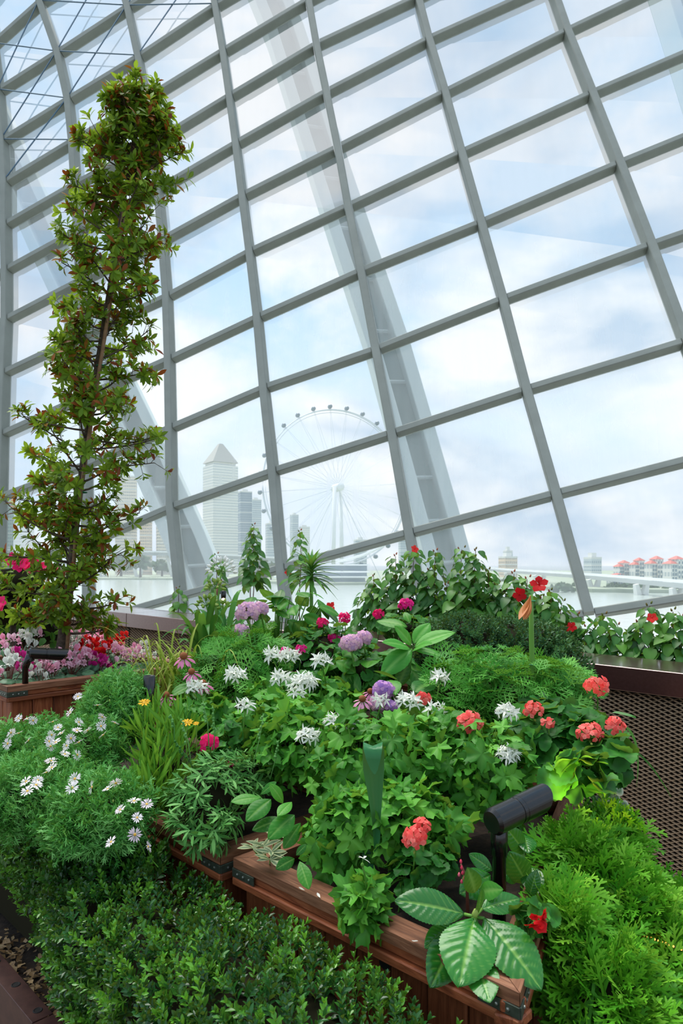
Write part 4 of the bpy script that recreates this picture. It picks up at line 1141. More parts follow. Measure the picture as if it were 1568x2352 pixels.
for s in np.arange(0.9, 2.9, 0.16):
    a = MT @ Vector((s, 0.06 + back_off(s), -0.035)); b = MT @ Vector((s + 0.08 * rng.normal(), back_off(s), 0.24)); st.append(tube(bez(a, (a + b) / 2 + Vector((0.02 * rng.normal(), 0, 0)), b, 5), [.005, .0045, .004, .003, .002], 5))
for t_ in st: obj('stem', t_, M_STAKE, hedge, None, True)

# ------------------------------------------------------------------ marguerites
fs = [feather_sprig(s) for s in range(3)]; fsm = [(t, mesh_of('sprig', t, ML_FEATH)) for t in fs]
dsy = mesh_of('daisy', petals(15, 1.0, 0.13, 0.18, 0.1, 3, 0.7, jit=0.08, seed=6, r0=0.12), MP_DAISY)
dsd = mesh_of('disc', blob(0.24, 0.24, 0.14, 8, 5), M_DISC)
DAISY = [(179,1600),(161,1636),(43,1650),(63,1651),(76,1655),(121,1658),(25,1683),(43,1684),(18,1708),(119,1688),(133,1671),(141,1684),(177,1678),(201,1678),(235,1647),(232,1668),(181,1659),(224,1620),(237,1688),(264,1661),(65,1701),(113,1703),(128,1705),(116,1714),(153,1713),(181,1705),(163,1696),(149,1732),(178,1734),(117,1748),(119,1763),(106,1774),(60,1795),(87,1792),(83,1803),(63,1817),(172,1789),(166,1810),(211,1808),(247,1812),(266,1799),(308,1840),(337,1847),(276,1860),(315,1878),(310,1917),(255,1934),(340,1945)]
MARG = [('pale pink marguerite bush spilling over the hedge', [(95, 1830, 1.95, 130, 90, .16), (225, 1875, 1.85, 120, 85, .15)], lambda x, y: y > 1770, 620),
        ('pale pink marguerite bush in front of the tall cedar planter', [(85, 1735, 2.25, 140, 70, .18), (10, 1760, 2.2, 60, 70, .15), (190, 1720, 2.2, 90, 60, .15)], lambda x, y: 1640 <= y <= 1770, 460),
        ('upright feathery marguerite bush beside the black lamp tube', [(265, 1640, 2.45, 75, 85, .16), (225, 1700, 2.35, 70, 60, .14), (290, 1590, 2.5, 50, 45, .12)], lambda x, y: y < 1640, 380)]
for lb, E, sel, n in MARG:
    b = base_of(E, SOIL_B); th = thing('marguerite_bush', lb, 'flower bush', b, 'marguerites at the hedge')
    P, N = shell(E, n, lo=0.7); d = nrm(N * 0.8 + np.array([0, 0, 0.55]) + rv(n, 0.35)); sz = rng.uniform(0.07, 0.11, n)
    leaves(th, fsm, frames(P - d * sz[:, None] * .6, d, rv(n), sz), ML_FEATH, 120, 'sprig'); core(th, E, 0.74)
    for x, y in DAISY:
        if not sel(x, y): continue
        D = float(np.interp(y, [1600, 1700, 1800, 1860, 1950], [2.30, 2.02, 1.77, 1.68, 1.60])); q = np.array(U(x, y, D))
        o = part(th, 'daisy', dsy, fr1(q, rv(1)[0], (0.35 * rng.normal(), -0.55 + 0.25 * rng.normal(), 0.8), rng.uniform(0.013, 0.017)))
        m = Matrix(o.matrix_basis); part(o, 'disc', dsd, m)
        stalks(th, [q + np.array([0.01, 0.05, -0.07])], [q], 0.0012, sag=0.0, name='flower_stalk')
    for i in range(14):
        p = P[rng.integers(n)] + np.array([0, -0.01, 0.03]); obj('bud', BUD, M_BUD, th, fr1(p, (0, 0, 1), (0, 1, 0), 0.009), True)

# ------------------------------------------------------------------ bright lance-leaved coreopsis, lavender
lance = leaf_ovate(0.062, 5, 0.25, 0.18, 0.55); lancem = (lance, mesh_of('leaf', lance, ML_LANCE))
E = [(375, 1760, 2.08, 60, 100, .12), (410, 1690, 2.2, 50, 70, .1), (350, 1660, 2.3, 40, 50, .1), (345, 1820, 1.95, 40, 80, .08)]
th = thing('coreopsis', 'bright green lance-leaved clump with golden flowers beside the lavender', 'flower', base_of(E, SOIL_B))
n = 520; P, N = shell(E, n, lo=0.35); leaves(th, [lancem], frames(P - np.array([0, 0, .03]), N * 0.6 + np.array([0, 0, 0.8]) + rv(n, 0.35), N + rv(n, .3), rng.uniform(0.055, 0.10, n)), ML_LANCE, 160)
core(th, [(375, 1790, 2.12, 45, 80, .1)], 0.9)
yel = mesh_of('flower', petals(10, 1.0, 0.2, 0.25, 0.15, 3, 0.7, jit=0.05, seed=4, r0=.1), MP_YEL)
for x, y, D, s in ((331, 1614, 2.12, .018), (430, 1660, 2.0, .017), (450, 1662, 2.0, .009)):
    q = np.array(U(x, y, D)); o = part(th, 'flower', yel, fr1(q, (1, 0, 0), (0.1, -0.45, 1), s)); part(o, 'disc', dsd, Matrix(o.matrix_basis))
    stalks(th, [q + np.array([0, .02, -.14])], [q], 0.0016, sag=0, name='flower_stalk')
lav = leaf_ovate(0.10, 4, 0.2, 0.25, 0.6); lavm = (lav, mesh_of('leaf', lav, ML_LAV))
E = [(485, 1825, 1.92, 100, 85, .15), (470, 1890, 1.82, 85, 50, .1), (545, 1790, 2.0, 70, 60, .1)]
th = thing('lavender', 'grey-green lavender mound with thin flower spikes at the planter corner', 'flower', base_of(E, SOIL_B))
n = 150; P, N = shell(E, n, lo=0.75); mats = []
for p, nn in zip(P, N):
    ax = nrm(nn + np.array([0, 0, 0.25]) + rng.normal(size=3) * .3); s1 = nrm(np.cross(ax, [.3, .2, .9])); s2 = np.cross(ax, s1)
    for j in range(8):
        a = j * 2.39996; o = math.cos(a) * s1 + math.sin(a) * s2
        mats.append(frames(p - ax * 0.02 * (j % 3), ax * 0.7 + o, ax - o * .4, rng.uniform(0.032, 0.05))[0])
leaves(th, [lavm], np.array(mats), ML_LAV, 260); core(th, E, 0.72)
for a, b in (((455, 1790), (400, 1700)), ((400, 1700), (392, 1640)), ((440, 1760), (415, 1650)), ((480, 1720), (466, 1610)), ((490, 1740), (488, 1620)), ((580, 1760), (605, 1640)), ((620, 1790), (640, 1700))):
    p, q = np.array(U(*a, 1.95)), np.array(U(*b, 1.97)); t_ = [tube([p, (p + q) / 2 + .004, q], [.0016, .0014, .001], 4)]
    for k in range(9):
        c = p + (q - p) * (0.55 + 0.05 * k); t_.append((blob(.004, .004, .0045, 5, 4), Matrix.Translation(Vector(c + rng.normal(size=3) * .002))))
    obj('flower_spike', join(t_), ML_LAV, th, None, True)

# ------------------------------------------------------------------ zonal geraniums (round leaves)
ron = [(t, mesh_of('leaf', t, ML_ZONAL)) for t in (rounded(1), rounded(2, 0.3, 8, 0.09), rounded(3, 0.2, 9, 0.04))]
def zonal(label, E, n, size, soil, heads, kind, parts=200, droop=0.2, stalk_up=0.04, hs=0.017, cor=0.6, up=0.45):
    th = thing('zonal_geranium', label, 'flower', base_of(E, soil), 'round-leaved geraniums')
    P, N = shell(E, n, lo=0.6); leaves(th, ron, lay(P, N, up, droop, 0.3, size), ML_ZONAL, parts)
    stalks(th, P - N * 0.07 - np.array([0, 0, .05]), P, 0.0018)
    if cor: core(th, E, cor)
    for (x, y, D, R_, nf, k) in heads:
        q = U(x, y, D); head(th, q, R_ / F * D, [FL5[k]], nf, hs * 1.08 * D / 2.0, 0.7, 0.85, q + Vector((0.01 * rng.normal(), 0.05, -0.13)), buds=2, budmat=M_BUD)
    return th
zr = zonal('coral geranium lit from below by the spotlight, against the mesh', [(1275, 1665, 2.1, 105, 60, .16), (1345, 1700, 2.02, 80, 70, .12), (1215, 1700, 2.05, 70, 60, .12), (1325, 1775, 1.70, 70, 48, .05), (1385, 1745, 1.85, 50, 60, .08)],
      150, (0.065, 0.10), SOIL_B, [(1370, 1577, 2.05, 26, 13, 'coral'), (1355, 1686, 1.86, 30, 16, 'coral'), (1413, 1668, 1.9, 22, 11, 'coral'), (1225, 1630, 2.0, 21, 10, 'coral'), (1258, 1660, 1.95, 9, 3, 'coral')], 'coral', 150, cor=0.5)
zonal('coral geranium with one tall head among the white star flowers', [(1080, 1740, 2.0, 60, 40, .1)], 26, (0.05, 0.07), SOIL_B, [(1080, 1660, 1.92, 28, 18, 'coral'), (972, 1604, 2.2, 14, 6, 'coral')], 'coral', 40, cor=0)
zonal('low coral geranium with round leaves above the big glossy leaves', [(985, 1990, 1.56, 75, 50, .06), (930, 2010, 1.55, 40, 40, .05)], 44, (0.04, 0.06), SOIL_B, [(953, 1925, 1.5, 27, 15, 'coral'), (968, 1898, 1.52, 17, 6, 'coral')], 'coral', 44, hs=0.019, cor=0.45)
zonal('magenta geranium between the two hydrangea blooms', [(760, 1500, 3.0, 110, 75, .25), (840, 1540, 2.8, 90, 60, .2), (690, 1500, 3.0, 70, 60, .2), (720, 1590, 2.6, 100, 45, .15)], 280, (0.05, 0.07), SOIL_D,
      [(741, 1432, 3.0, 12, 7, 'hot'), (790, 1420, 3.0, 12, 8, 'hot'), (766, 1467, 2.95, 11, 7, 'mag'), (656, 1500, 2.7, 13, 7, 'mag'), (690, 1492, 2.7, 10, 5, 'mag')], 'mag', 220, hs=0.013)
zonal('bright magenta geranium in front of the hibiscus', [(925, 1440, 3.25, 70, 30, .15)], 50, (0.05, 0.07), SOIL_D, [(931, 1389, 3.2, 16, 11, 'mag'), (868, 1410, 3.2, 9, 5, 'hot')], 'mag', 50, hs=0.013, cor=0.4)
zonal('hot pink geranium behind the lavender', [(500, 1745, 2.1, 50, 35, .08), (540, 1690, 2.2, 50, 40, .08)], 50, (0.045, 0.065), SOIL_B, [(481, 1706, 2.0, 18, 10, 'hot'), (535, 1757, 2.0, 8, 4, 'mag')], 'hot', 50, hs=0.016, cor=0.4)

# ------------------------------------------------------------------ white star geraniums (lobed leaves)
lob = [(t, mesh_of('leaf', t, ML_STAR)) for t in (lobed(1), lobed(2), lobed(3))]
STAR = [('white star geranium in the middle of the front planter', [(850, 1765, 1.93, 150, 130, .18)], 170, [(765, 1660, 1.95, 24, 7), (803, 1664, 1.95, 14, 4), (935, 1614, 2.1, 30, 12), (875, 1610, 2.1, 16, 4)]),
        ('white star geranium left of the tall blue-green blade', [(690, 1720, 2.1, 120, 110, .15), (640, 1650, 2.3, 90, 60, .15)], 190, [(706, 1692, 1.95, 26, 12), (562, 1622, 2.15, 18, 6), (643, 1560, 2.4, 22, 8)]),
        ('white star geranium right of the tall blue-green blade', [(1010, 1745, 2.0, 130, 120, .17)], 160, [(1000, 1632, 2.05, 22, 6), (1008, 1558, 2.25, 22, 7)]),
        ('white star geranium leaning on the black spotlight', [(1120, 1780, 1.88, 100, 130, .13)], 130, [(1164, 1735, 1.8, 26, 14), (1164, 1637, 1.95, 26, 12)]),
        ('white star geranium hanging low over the planter front', [(920, 1890, 1.68, 160, 90, .1), (790, 1910, 1.7, 90, 110, .1)], 190, []),
        ('trailing white star geranium over the planter rim', [(835, 2075, 1.46, 55, 75, .05)], 40, [(832, 1980, 1.42, 14, 1)]),
        ('white star geranium with the largest white heads in the middle row', [(690, 1620, 2.5, 150, 70, .18), (560, 1680, 2.35, 60, 60, .1)], 190, [(698, 1570, 2.35, 34, 18), (680, 1592, 2.3, 20, 6), (540, 1553, 2.4, 24, 10), (738, 1518, 2.5, 20, 8), (628, 1507, 2.6, 21, 9), (664, 1508, 2.6, 23, 10)]),
        ('small white star geranium under the coneflowers', [(470, 1640, 2.4, 70, 45, .12)], 60, [(451, 1580, 2.4, 24, 9)])]
for lb, E, n, H in STAR:
    th = thing('star_geranium', lb, 'flower', base_of(E, SOIL_B), 'white star geraniums')
    n = int(n * 1.3); P, N = shell(E, n, lo=0.45); leaves(th, lob, lay(P, N, 0.40, 0.25, 0.46, (0.062, 0.094)), ML_STAR, 180)
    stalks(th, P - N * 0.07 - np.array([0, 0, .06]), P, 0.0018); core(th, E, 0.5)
    for x, y, D, R_, nf in H:
        q = U(x, y, D); head(th, q, R_ / F * D * 0.85, [FL5W, FL5W2, FL5W], int(nf * 1.35 + .5) if nf > 2 else nf, 0.026 * D / 2.2, 0.6, 0.7, q + Vector((0.02 * rng.normal(), 0.04, -0.15)), low=-0.15 if nf > 2 else 0.9, buds=2 if nf > 2 else 0)

# ------------------------------------------------------------------ finely cut scented geraniums
cut = [(t, mesh_of('leaf', t, ML_CUT)) for t in (cut_leaf(1), cut_leaf(2), cut_leaf(3))]
for lb, E, n, s in (('finely cut bright green scented geranium left of the white flowers', [(540, 1545, 2.75, 105, 75, .2), (590, 1510, 2.9, 70, 50, .15)], 260, SOIL_D),
                    ('finely cut bright green scented geranium in front of the dark shrub', [(1150, 1580, 2.45, 170, 80, .25), (1060, 1590, 2.4, 90, 60, .15), (1260, 1590, 2.45, 80, 60, .2)], 400, SOIL_E)):
    th = thing('scented_geranium', lb, 'flower', base_of(E, s), 'scented geraniums')
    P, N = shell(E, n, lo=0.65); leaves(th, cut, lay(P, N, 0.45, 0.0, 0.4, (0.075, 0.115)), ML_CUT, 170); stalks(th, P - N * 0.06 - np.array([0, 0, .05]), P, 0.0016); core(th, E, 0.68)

# ------------------------------------------------------------------ dark rounded shrub
E = [(1070, 1492, 3.0, 110, 78, .25), (1190, 1498, 3.0, 130, 74, .28), (1290, 1535, 2.8, 55, 60, .15), (1005, 1530, 2.85, 60, 75, .15)]
th = thing('dark_shrub', 'dark green fine-leaved rounded shrub in front of the hibiscus', 'bush', base_of(E, SOIL_E))
n = 1500; P, N = shell(E, n, lo=0.86); d = nrm(N + np.array([0, 0, .4]) + rv(n, .4)); sz = rng.uniform(0.03, 0.05, n)
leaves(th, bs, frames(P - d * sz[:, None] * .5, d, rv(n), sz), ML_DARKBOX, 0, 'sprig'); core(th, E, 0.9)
# ------------------------------------------------------------------ hydrangeas
hyd = [(t, mesh_of('leaf', t, ML_HYD)) for t in (leaf_veined(0.30, 14, 6, 7), leaf_veined(0.34, 14, 6, 7, 0.32, 0.2), leaf_veined(0.27, 14, 6, 7, 0.12, 0.22))]
def leaf_at(th, mesh, a, b, face, mat_w=1.0, name='leaf'):
    """one leaf from its stalk end a to its tip b (pixels and distance), turned to face"""
    p, q = np.array(U(*a)), np.array(U(*b)); L = float(np.linalg.norm(q - p)); M = fr1(p, q - p, face, L)
    if mat_w != 1.0: M = M @ Matrix.Diagonal((mat_w, 1, 1, 1))
    part(th, name, mesh, M); return p
# leaf widths below are trimmed where a leaf points at the viewer
def hydrangea(label, E, n, size, soil, blooms, parts=80, up=0.5):
    th = thing('hydrangea', label, 'flower', base_of(E or [(b[0], b[1], b[2]) for b in blooms], soil), 'hydrangeas')
    if n:
        P, N = shell(E, n, lo=0.5); leaves(th, hyd, lay(P, N, up, 0.15, 0.28, size), ML_HYD, parts)
        b = np.array(WM[th.name].translation) + np.array([0, 0, 0.05]); stalks(th, [b + (p - b) * 0.55 - np.array([0, 0, .02]) for p in P], P, 0.0028)
    for (x, y, D, R_, nf, k) in blooms:
        q = U(x, y, D); head(th, q, R_ / F * D, [FL4[k]], int(nf * .8), 0.013 * D / 2.6 + 0.0035, 0.8, 0.8, q + Vector((0.02, 0.06, -0.2)), low=-0.6, stalk=0.004)
    return th
hydrangea('tall hydrangea with a dusty lilac bloom below the hibiscus', [(640, 1415, 3.45, 100, 55, .2), (690, 1395, 3.45, 60, 45, .15), (560, 1480, 3.3, 70, 35, .1)], 70, (0.08, 0.13), SOIL_D,
          [(570, 1406, 2.92, 30, 64, 'lilac'), (598, 1398, 2.95, 20, 30, 'lilac'), (553, 1449, 2.88, 20, 34, 'lilac')])
hydrangea('hydrangea with the pinkest double bloom in the middle of the bed', [(800, 1545, 2.75, 60, 45, .1), (880, 1540, 2.75, 60, 50, .1)], 26, (0.09, 0.14), SOIL_D,
          [(806, 1478, 2.65, 28, 60, 'lilac'), (834, 1466, 2.7, 22, 40, 'lilac')])
th = hydrangea('hydrangea with a deep purple bloom behind the white star flowers', [(925, 1580, 2.35, 50, 35, .08)], 9, (0.08, 0.12), SOIL_B, [(880, 1585, 2.28, 27, 54, 'purple'), (868, 1615, 2.26, 22, 30, 'lilac'), (900, 1622, 2.26, 18, 24, 'purple')])
# light green leafy shoot
th = thing('hydrangea', 'fresh light green hydrangea shoot without a bloom, left of the dark shrub', 'flower', tuple(U(945, 1640, 2.72)[:2]) + (SOIL_D,), 'hydrangeas')
b = U(945, 1490, 2.68); obj('stem', tube(bez((b.x, b.y + .03, SOIL_D), (b.x - .02, b.y, 1.05), b, 6), [.007, .006, .006, .005, .005, .004], 6), M_STALK, th, None, True)
hl = [(t, mesh_of('leaf', t, ML_HYDFRESH)) for t in (leaf_veined(0.30, 18, 8, 7, 0.15, 0.25), leaf_veined(0.33, 18, 8, 7, 0.25, 0.15))]
for k, (a, e, fc) in enumerate((((944, 1482, 2.66), (912, 1436, 2.6), (0.3, -.8, .6)), ((950, 1478, 2.66), (985, 1425, 2.72), (-.3, -.9, .4)), ((952, 1486, 2.64), (1040, 1442, 2.6), (-.1, -.5, 1)),
        ((940, 1490, 2.62), (888, 1462, 2.5), (.2, -.5, 1)), ((952, 1492, 2.6), (1012, 1500, 2.5), (0, -.4, 1)), ((944, 1492, 2.6), (876, 1540, 2.45), (.1, -.7, .8)), ((948, 1495, 2.62), (985, 1470, 2.45), (-.2, -.6, 1)),
        ((940, 1500, 2.66), (868, 1500, 2.7), (.1, -.6, .9)), ((938, 1520, 2.62), (915, 1575, 2.5), (.2, -.9, .5)), ((946, 1540, 2.6), (985, 1590, 2.45), (-.2, -.9, .6)), ((935, 1440, 2.75), (868, 1415, 2.8), (.1, -.6, 1)), ((940, 1430, 2.75), (930, 1402, 2.8), (0, -.8, .6)))):
    leaf_at(th, (hl if k < 7 else hyd)[k % 2][1], a, (e[0], e[1], a[2] - (a[2] - e[2]) * .5), fc, .85)
# low leaves at the left end of the front planter
th = thing('hydrangea', 'young hydrangea with plain leaves beside the lavender, low at the planter end', 'flower', tuple(U(640, 1880, 1.78)[:2]) + (SOIL_B,), 'hydrangeas')
b = U(640, 1860, 1.76); obj('stem', tube([(b.x, b.y, SOIL_B), b], [.006, .004], 6), M_STALK, th, None, True)
hb = [(t, mesh_of('leaf', t, ML_HYD)) for t in (leaf_veined(0.23, 26, 12, 8, 0.15, 0.12, 0.010, 0.55), leaf_veined(0.28, 26, 12, 8, 0.25, 0.1, 0.014, 0.52))]
for k, (a, e, fc) in enumerate((((600, 1832, 1.76), (533, 1834, 1.70), (.1, -.5, 1)), ((622, 1836, 1.74), (570, 1872, 1.62), (.2, -.6, .9)), ((598, 1825, 1.8), (630, 1795, 1.78), (-.1, -.7, .8)), ((650, 1845, 1.74), (628, 1800, 1.72), (.4, -.6, .7)),
        ((670, 1842, 1.7), (640, 1866, 1.6), (.1, -.6, 1)), ((676, 1872, 1.68), (622, 1914, 1.56), (.2, -.7, .8)), ((690, 1890, 1.7), (655, 1945, 1.6), (.3, -.8, .5)), ((676, 1972, 1.62), (640, 1990, 1.55), (.3, -.8, .7)),
        ((688, 1978, 1.6), (708, 2036, 1.5), (0, -.8, .7)), ((680, 1965, 1.62), (700, 1940, 1.62), (0, -.7, .7)), ((655, 1880, 1.72), (580, 1900, 1.66), (.2, -.6, .9)))):
    leaf_at(th, hb[k % 2][1], a, (e[0], e[1], a[2] - (a[2] - e[2]) * .6), fc, 1.0)
# big glossy leaves at the front corner
th = thing('hydrangea', 'large glossy dark green hydrangea leaves at the front planter corner', 'flower', tuple(U(1090, 2150, 1.36)[:2]) + (SOIL_B,), 'hydrangeas')
b = U(1090, 2106, 1.36); obj('stem', tube([(b.x, b.y + .01, SOIL_B), b], [.009, .007], 7), M_STALK, th, None, True)
bigA, bigB, bigC = (mesh_of('leaf', t, ML_HYDBIG) for t in (leaf_veined(0.27, 44, 16, 9, 0.12, 0.16, 0.016, 0.5), leaf_veined(0.40, 44, 18, 8, 0.30, 0.08, 0.022, 0.5, 0.012), leaf_veined(0.32, 44, 16, 9, 0.20, 0.12, 0.018, 0.5, 0.008)))
for m, a, e, fc, w in ((bigA, (1066, 2100, 1.37), (912, 2058, 1.36), (0.1, -.55, .9), 1.0), (bigB, (1088, 2112, 1.35), (1062, 2222, 1.22), (-.05, -.62, .8), .95),
        (bigC, (1112, 2110, 1.35), (1244, 2246, 1.22), (.1, -.6, .8), 0.95), (bigA, (1106, 2088, 1.40), (1196, 2058, 1.42), (-.1, -.6, .8), 1.0), (bigA, (1095, 2102, 1.36), (1112, 2046, 1.34), (.7, -.6, .4), 1.2),
        (bigC, (1050, 2140, 1.36), (998, 2258, 1.27), (.1, -.85, .6), .95), (bigA, (1094, 2200, 1.30), (1122, 2290, 1.20), (-.1, -.9, .45), 1.1), (bigC, (1118, 2180, 1.32), (1196, 2262, 1.27), (.1, -.8, .6), .8),
        (bigA, (1040, 2125, 1.38), (978, 2172, 1.33), (.1, -.6, .8), 1.0)):
    leaf_at(th, m, a, e, fc, w)
for a, e in (((1090, 2106, 1.36), (1066, 2100, 1.37)), ((1090, 2106, 1.36), (1112, 2110, 1.35)), ((1090, 2106, 1.36), (1106, 2088, 1.4))):
    obj('leaf_stalk', tube([U(*a), U(*e)], .0035, 6), M_STALK, th, None, True)
obj('leaf_bud', BUD, M_BUD, th, fr1(U(1090, 2108, 1.345), (0, -.3, 1), (0, 1, .3), .022), True)
th = thing('hydrangea', 'dark glossy hydrangea leaves in the shade behind the black spotlight post', 'flower', tuple(U(1200, 1990, 1.62)[:2]) + (SOIL_B,), 'hydrangeas')
for m, a, e, fc in ((bigA, (1205, 1960, 1.66), (1170, 1905, 1.62), (.1, -.9, .5)), (bigC, (1210, 2030, 1.58), (1176, 1968, 1.55), (-.2, -.9, .4)), (bigA, (1190, 2000, 1.62), (1160, 2010, 1.55), (.2, -.9, .4)), (bigC, (1200, 1915, 1.7), (1215, 1945, 1.62), (0, -.9, .5)),
        (bigA, (1130, 2000, 1.6), (1080, 1960, 1.6), (.2, -.8, .6)), (bigC, (1125, 2010, 1.58), (1070, 2045, 1.5), (.2, -.8, .6)), (bigA, (1215, 2060, 1.5), (1232, 2000, 1.5), (-.3, -.9, .3)), (bigC, (1210, 1990, 1.6), (1232, 2040, 1.52), (-.2, -.9, .4))):
    leaf_at(th, m, a, e, fc)
obj('stem', tube([(U(1200, 0, 1.66).x, 1.66, SOIL_B), U(1200, 1940, 1.66)], [.007, .005], 6), M_STALK, th, None, True)

# ------------------------------------------------------------------ hibiscus hedge behind the ledge, and lone hibiscus shoots
hib = [(t, mesh_of('leaf', t, ML_HIB)) for t in (leaf_ovate(0.36, 6, 0.18, 0.28, 0.36), leaf_ovate(0.33, 6, 0.05, 0.40, 0.38), leaf_ovate(0.38, 6, 0.28, 0.15, 0.36))]
hfl = mesh_of('flower', join([petals(5, 1.0, 0.42, 0.5, 0.3, 4, 0.66, fold=0.05, jit=.06, seed=2), (tube([(0, 0, 0), (0, 0, 1.1)], [.05, .03], 5), None)]), MP_RED)
hbud = mesh_of('bud', lathe([(0.0, 0), (0.2, 0.1), (0.28, 0.4), (0.16, 0.85), (0.0, 1.0)], 7, False), leafy('hibiscus_bud', (92, 120, 50), (150, 90, 60), (180, 100, 70), trans=.1))
def ledge_z(x): return LA.z + lu.z * (x - LA.x) / lu.x
def hibiscus(label, shoots, soil=None, flowers=(), group='hibiscus plants', dens=1.0, size=(0.085, 0.135), spread=0.06):
    auto = lambda x: 5.52 / (1 + 0.7877 * (x - CX) / F)               # just behind the ledge
    shoots = [(x, a, b, auto(x)) for x, a, b, _ in shoots]; flowers = [(x, y, auto(x) - 0.10, s * 1.1) for x, y, _, s in flowers]
    q0 = U(shoots[0][0], shoots[0][1], shoots[0][3]); D0 = q0.y
    xs = [U(s[0], 0, s[3]).x for s in shoots]; bx = sum(xs) / len(xs); z0 = soil if soil is not None else ledge_z(bx) - 0.12
    th = thing('hibiscus', label, 'bush', (bx, D0, z0), group); mats, st = [], []
    for x, yt, yb, D in shoots:
        top, low = np.array(U(x, yt, D)), np.array(U(x, yb, D)); base = np.array([bx + (low[0] - bx) * .6, D + 0.02, min(z0, low[2])])
        cv = bez(base, (base + low) / 2 + rng.normal(size=3) * .02, low, 4)[:-1] + bez(low, (low + top) / 2 + np.array([rng.normal() * .015, 0, 0]), top, 5)
        st.append(tube(cv, np.linspace(.006, .0022, len(cv)), 5, False))
        L = np.linalg.norm(top - low); n = max(8, int(L / 0.0135 * dens))
        for j in range(n):
            t = j / n; c = low + (top - low) * t; a = j * 2.39996 + rng.normal() * .3; w = spread * (1.25 - 0.85 * t) * rng.uniform(.55, 1.2); s = rng.uniform(*size) * (1.05 - 0.5 * t)
            o = np.array([math.cos(a), math.sin(a), 0]); mats.append(frames(c + o * w + np.array([0, 0, .01]), o + np.array([0, 0, -0.45 - .4 * rng.random()]) + rng.normal(size=3) * .2, o * .5 + np.array([0, -.3, .9]) + rng.normal(size=3) * .2, s)[0])
        for j in range(2): part(th, 'bud', hbud, fr1(top + np.array([.02 * (j * 2 - 1) * rng.random(), 0, .012 * j]), (0.4 * (j * 2 - 1), 0, 1), (0, 1, .1), .022))
    leaves(th, hib, np.array(mats), ML_HIB, 80); obj('stem_cluster', join(st), M_REDSTEM, th, None, True, 'stuff')
    for x, y, D, s in flowers: part(th, 'flower', hfl, fr1(U(x, y, D), rv(1)[0], (.3 * rng.normal(), -1, .3), s))
    return th
hibiscus('lone tall hibiscus shoot in front of the dark slab tower', [(583, 1208, 1345, 4.6), (575, 1225, 1345, 4.62)], dens=1.2)
hibiscus('hibiscus shoot just left of the spiky rosette plant', [(688, 1222, 1345, 4.7)], None, [(662, 1315, 4.6, .03)])
hibiscus('hibiscus shoot rising behind the white umbels', [(497, 1275, 1360, 4.9)], dens=1.2)
hibiscus('small hibiscus shoot over the ledge, left of the strap leaves', [(410, 1352, 1400, 5.6)], dens=1.3)
HB = [('hibiscus with the leftmost rusty buds over the bay', [(858, 1325, 1440, 4.75), (838, 1360, 1450, 4.7), (880, 1350, 1450, 4.7)], [(760, 1397, 4.2, .05)]),
      ('hibiscus with the topmost red bud under the steel rail', [(952, 1262, 1420, 4.75), (908, 1278, 1430, 4.72), (930, 1320, 1450, 4.65)], [(951, 1262, 4.6, .03)]),
      ('tall hibiscus between the steel rib and the pale arch', [(1000, 1268, 1430, 4.72), (985, 1310, 1450, 4.65), (1025, 1345, 1450, 4.6)], []),
      ('tall hibiscus in front of the pale arch foot', [(1060, 1262, 1430, 4.65), (1092, 1266, 1430, 4.62), (1075, 1330, 1460, 4.55)], []),
      ('hibiscus below the cream stepped tower', [(1122, 1312, 1450, 4.6), (1140, 1345, 1460, 4.5), (1160, 1360, 1470, 4.48)], []),
      ('hibiscus with a large scarlet flower facing the bay', [(1180, 1318, 1450, 4.5), (1210, 1330, 1460, 4.45), (1195, 1370, 1480, 4.4)], [(1238, 1344, 4.3, .055), (1192, 1366, 4.3, .045)]),
      ('hibiscus just right of the withered amaryllis', [(1265, 1360, 1470, 4.4), (1290, 1385, 1480, 4.35), (1245, 1375, 1490, 4.35)], []),
      ('hibiscus at the foot of the last steel rib', [(1328, 1415, 1520, 4.2), (1305, 1430, 1530, 4.15), (1350, 1440, 1530, 4.1)], [(1300, 1450, 4.0, .035), (1312, 1440, 4.0, .03), (1330, 1490, 4.0, .03)]),
      ('yellowing hibiscus over the ledge behind the coral geranium', [(1385, 1415, 1530, 4.1), (1415, 1440, 1535, 4.05), (1400, 1460, 1545, 4.0)], []),
      ('hibiscus with small orange flowers over the ledge', [(1492, 1392, 1540, 3.95), (1470, 1430, 1540, 3.95), (1450, 1450, 1545, 3.95)], [(1497, 1420, 3.85, .03)]),
      ('hibiscus cut by the picture edge over the ledge', [(1545, 1405, 1555, 3.85), (1565, 1420, 1560, 3.8), (1520, 1450, 1555, 3.85)], [])]
for lb, sh, fl_ in HB: hibiscus(lb, sh, None, fl_, dens=2.0, spread=0.085)

# ------------------------------------------------------------------ spiky rosette, strap leaves, grass
th = thing('dragon_plant', 'spiky green rosette plant on a bare stem against the bay', 'plant', (U(715, 0, 3.75).x, 3.75, SOIL_D))
c = np.array(U(715, 1312, 3.75)); obj('stem', tube([(c[0], c[1], SOIL_D), c], [.012, .010], 7), M_STALK, th, None, True)
dl = mesh_of('leaf', leaf_ovate(0.085, 7, 0.35, 0.42, 0.42), ML_STRAP)
for k in range(54):
    t = k / 54; a = k * 2.39996; e = -0.25 + 1.6 * t; d = np.array([math.cos(a) * math.cos(e), math.sin(a) * math.cos(e), math.sin(e)])
    part(th, 'leaf', dl, fr1(c + np.array([0, 0, -0.05 + 0.08 * t]), d, (-math.cos(a) * math.sin(e), -math.sin(a) * math.sin(e), math.cos(e)), rng.uniform(.13, .175) * (1 - .25 * t)))
b = U(492, 1545, 3.05); th = thing('agapanthus', 'agapanthus clump of dark strap leaves with pale budding umbels', 'flower', (b.x, b.y, SOIL_D))
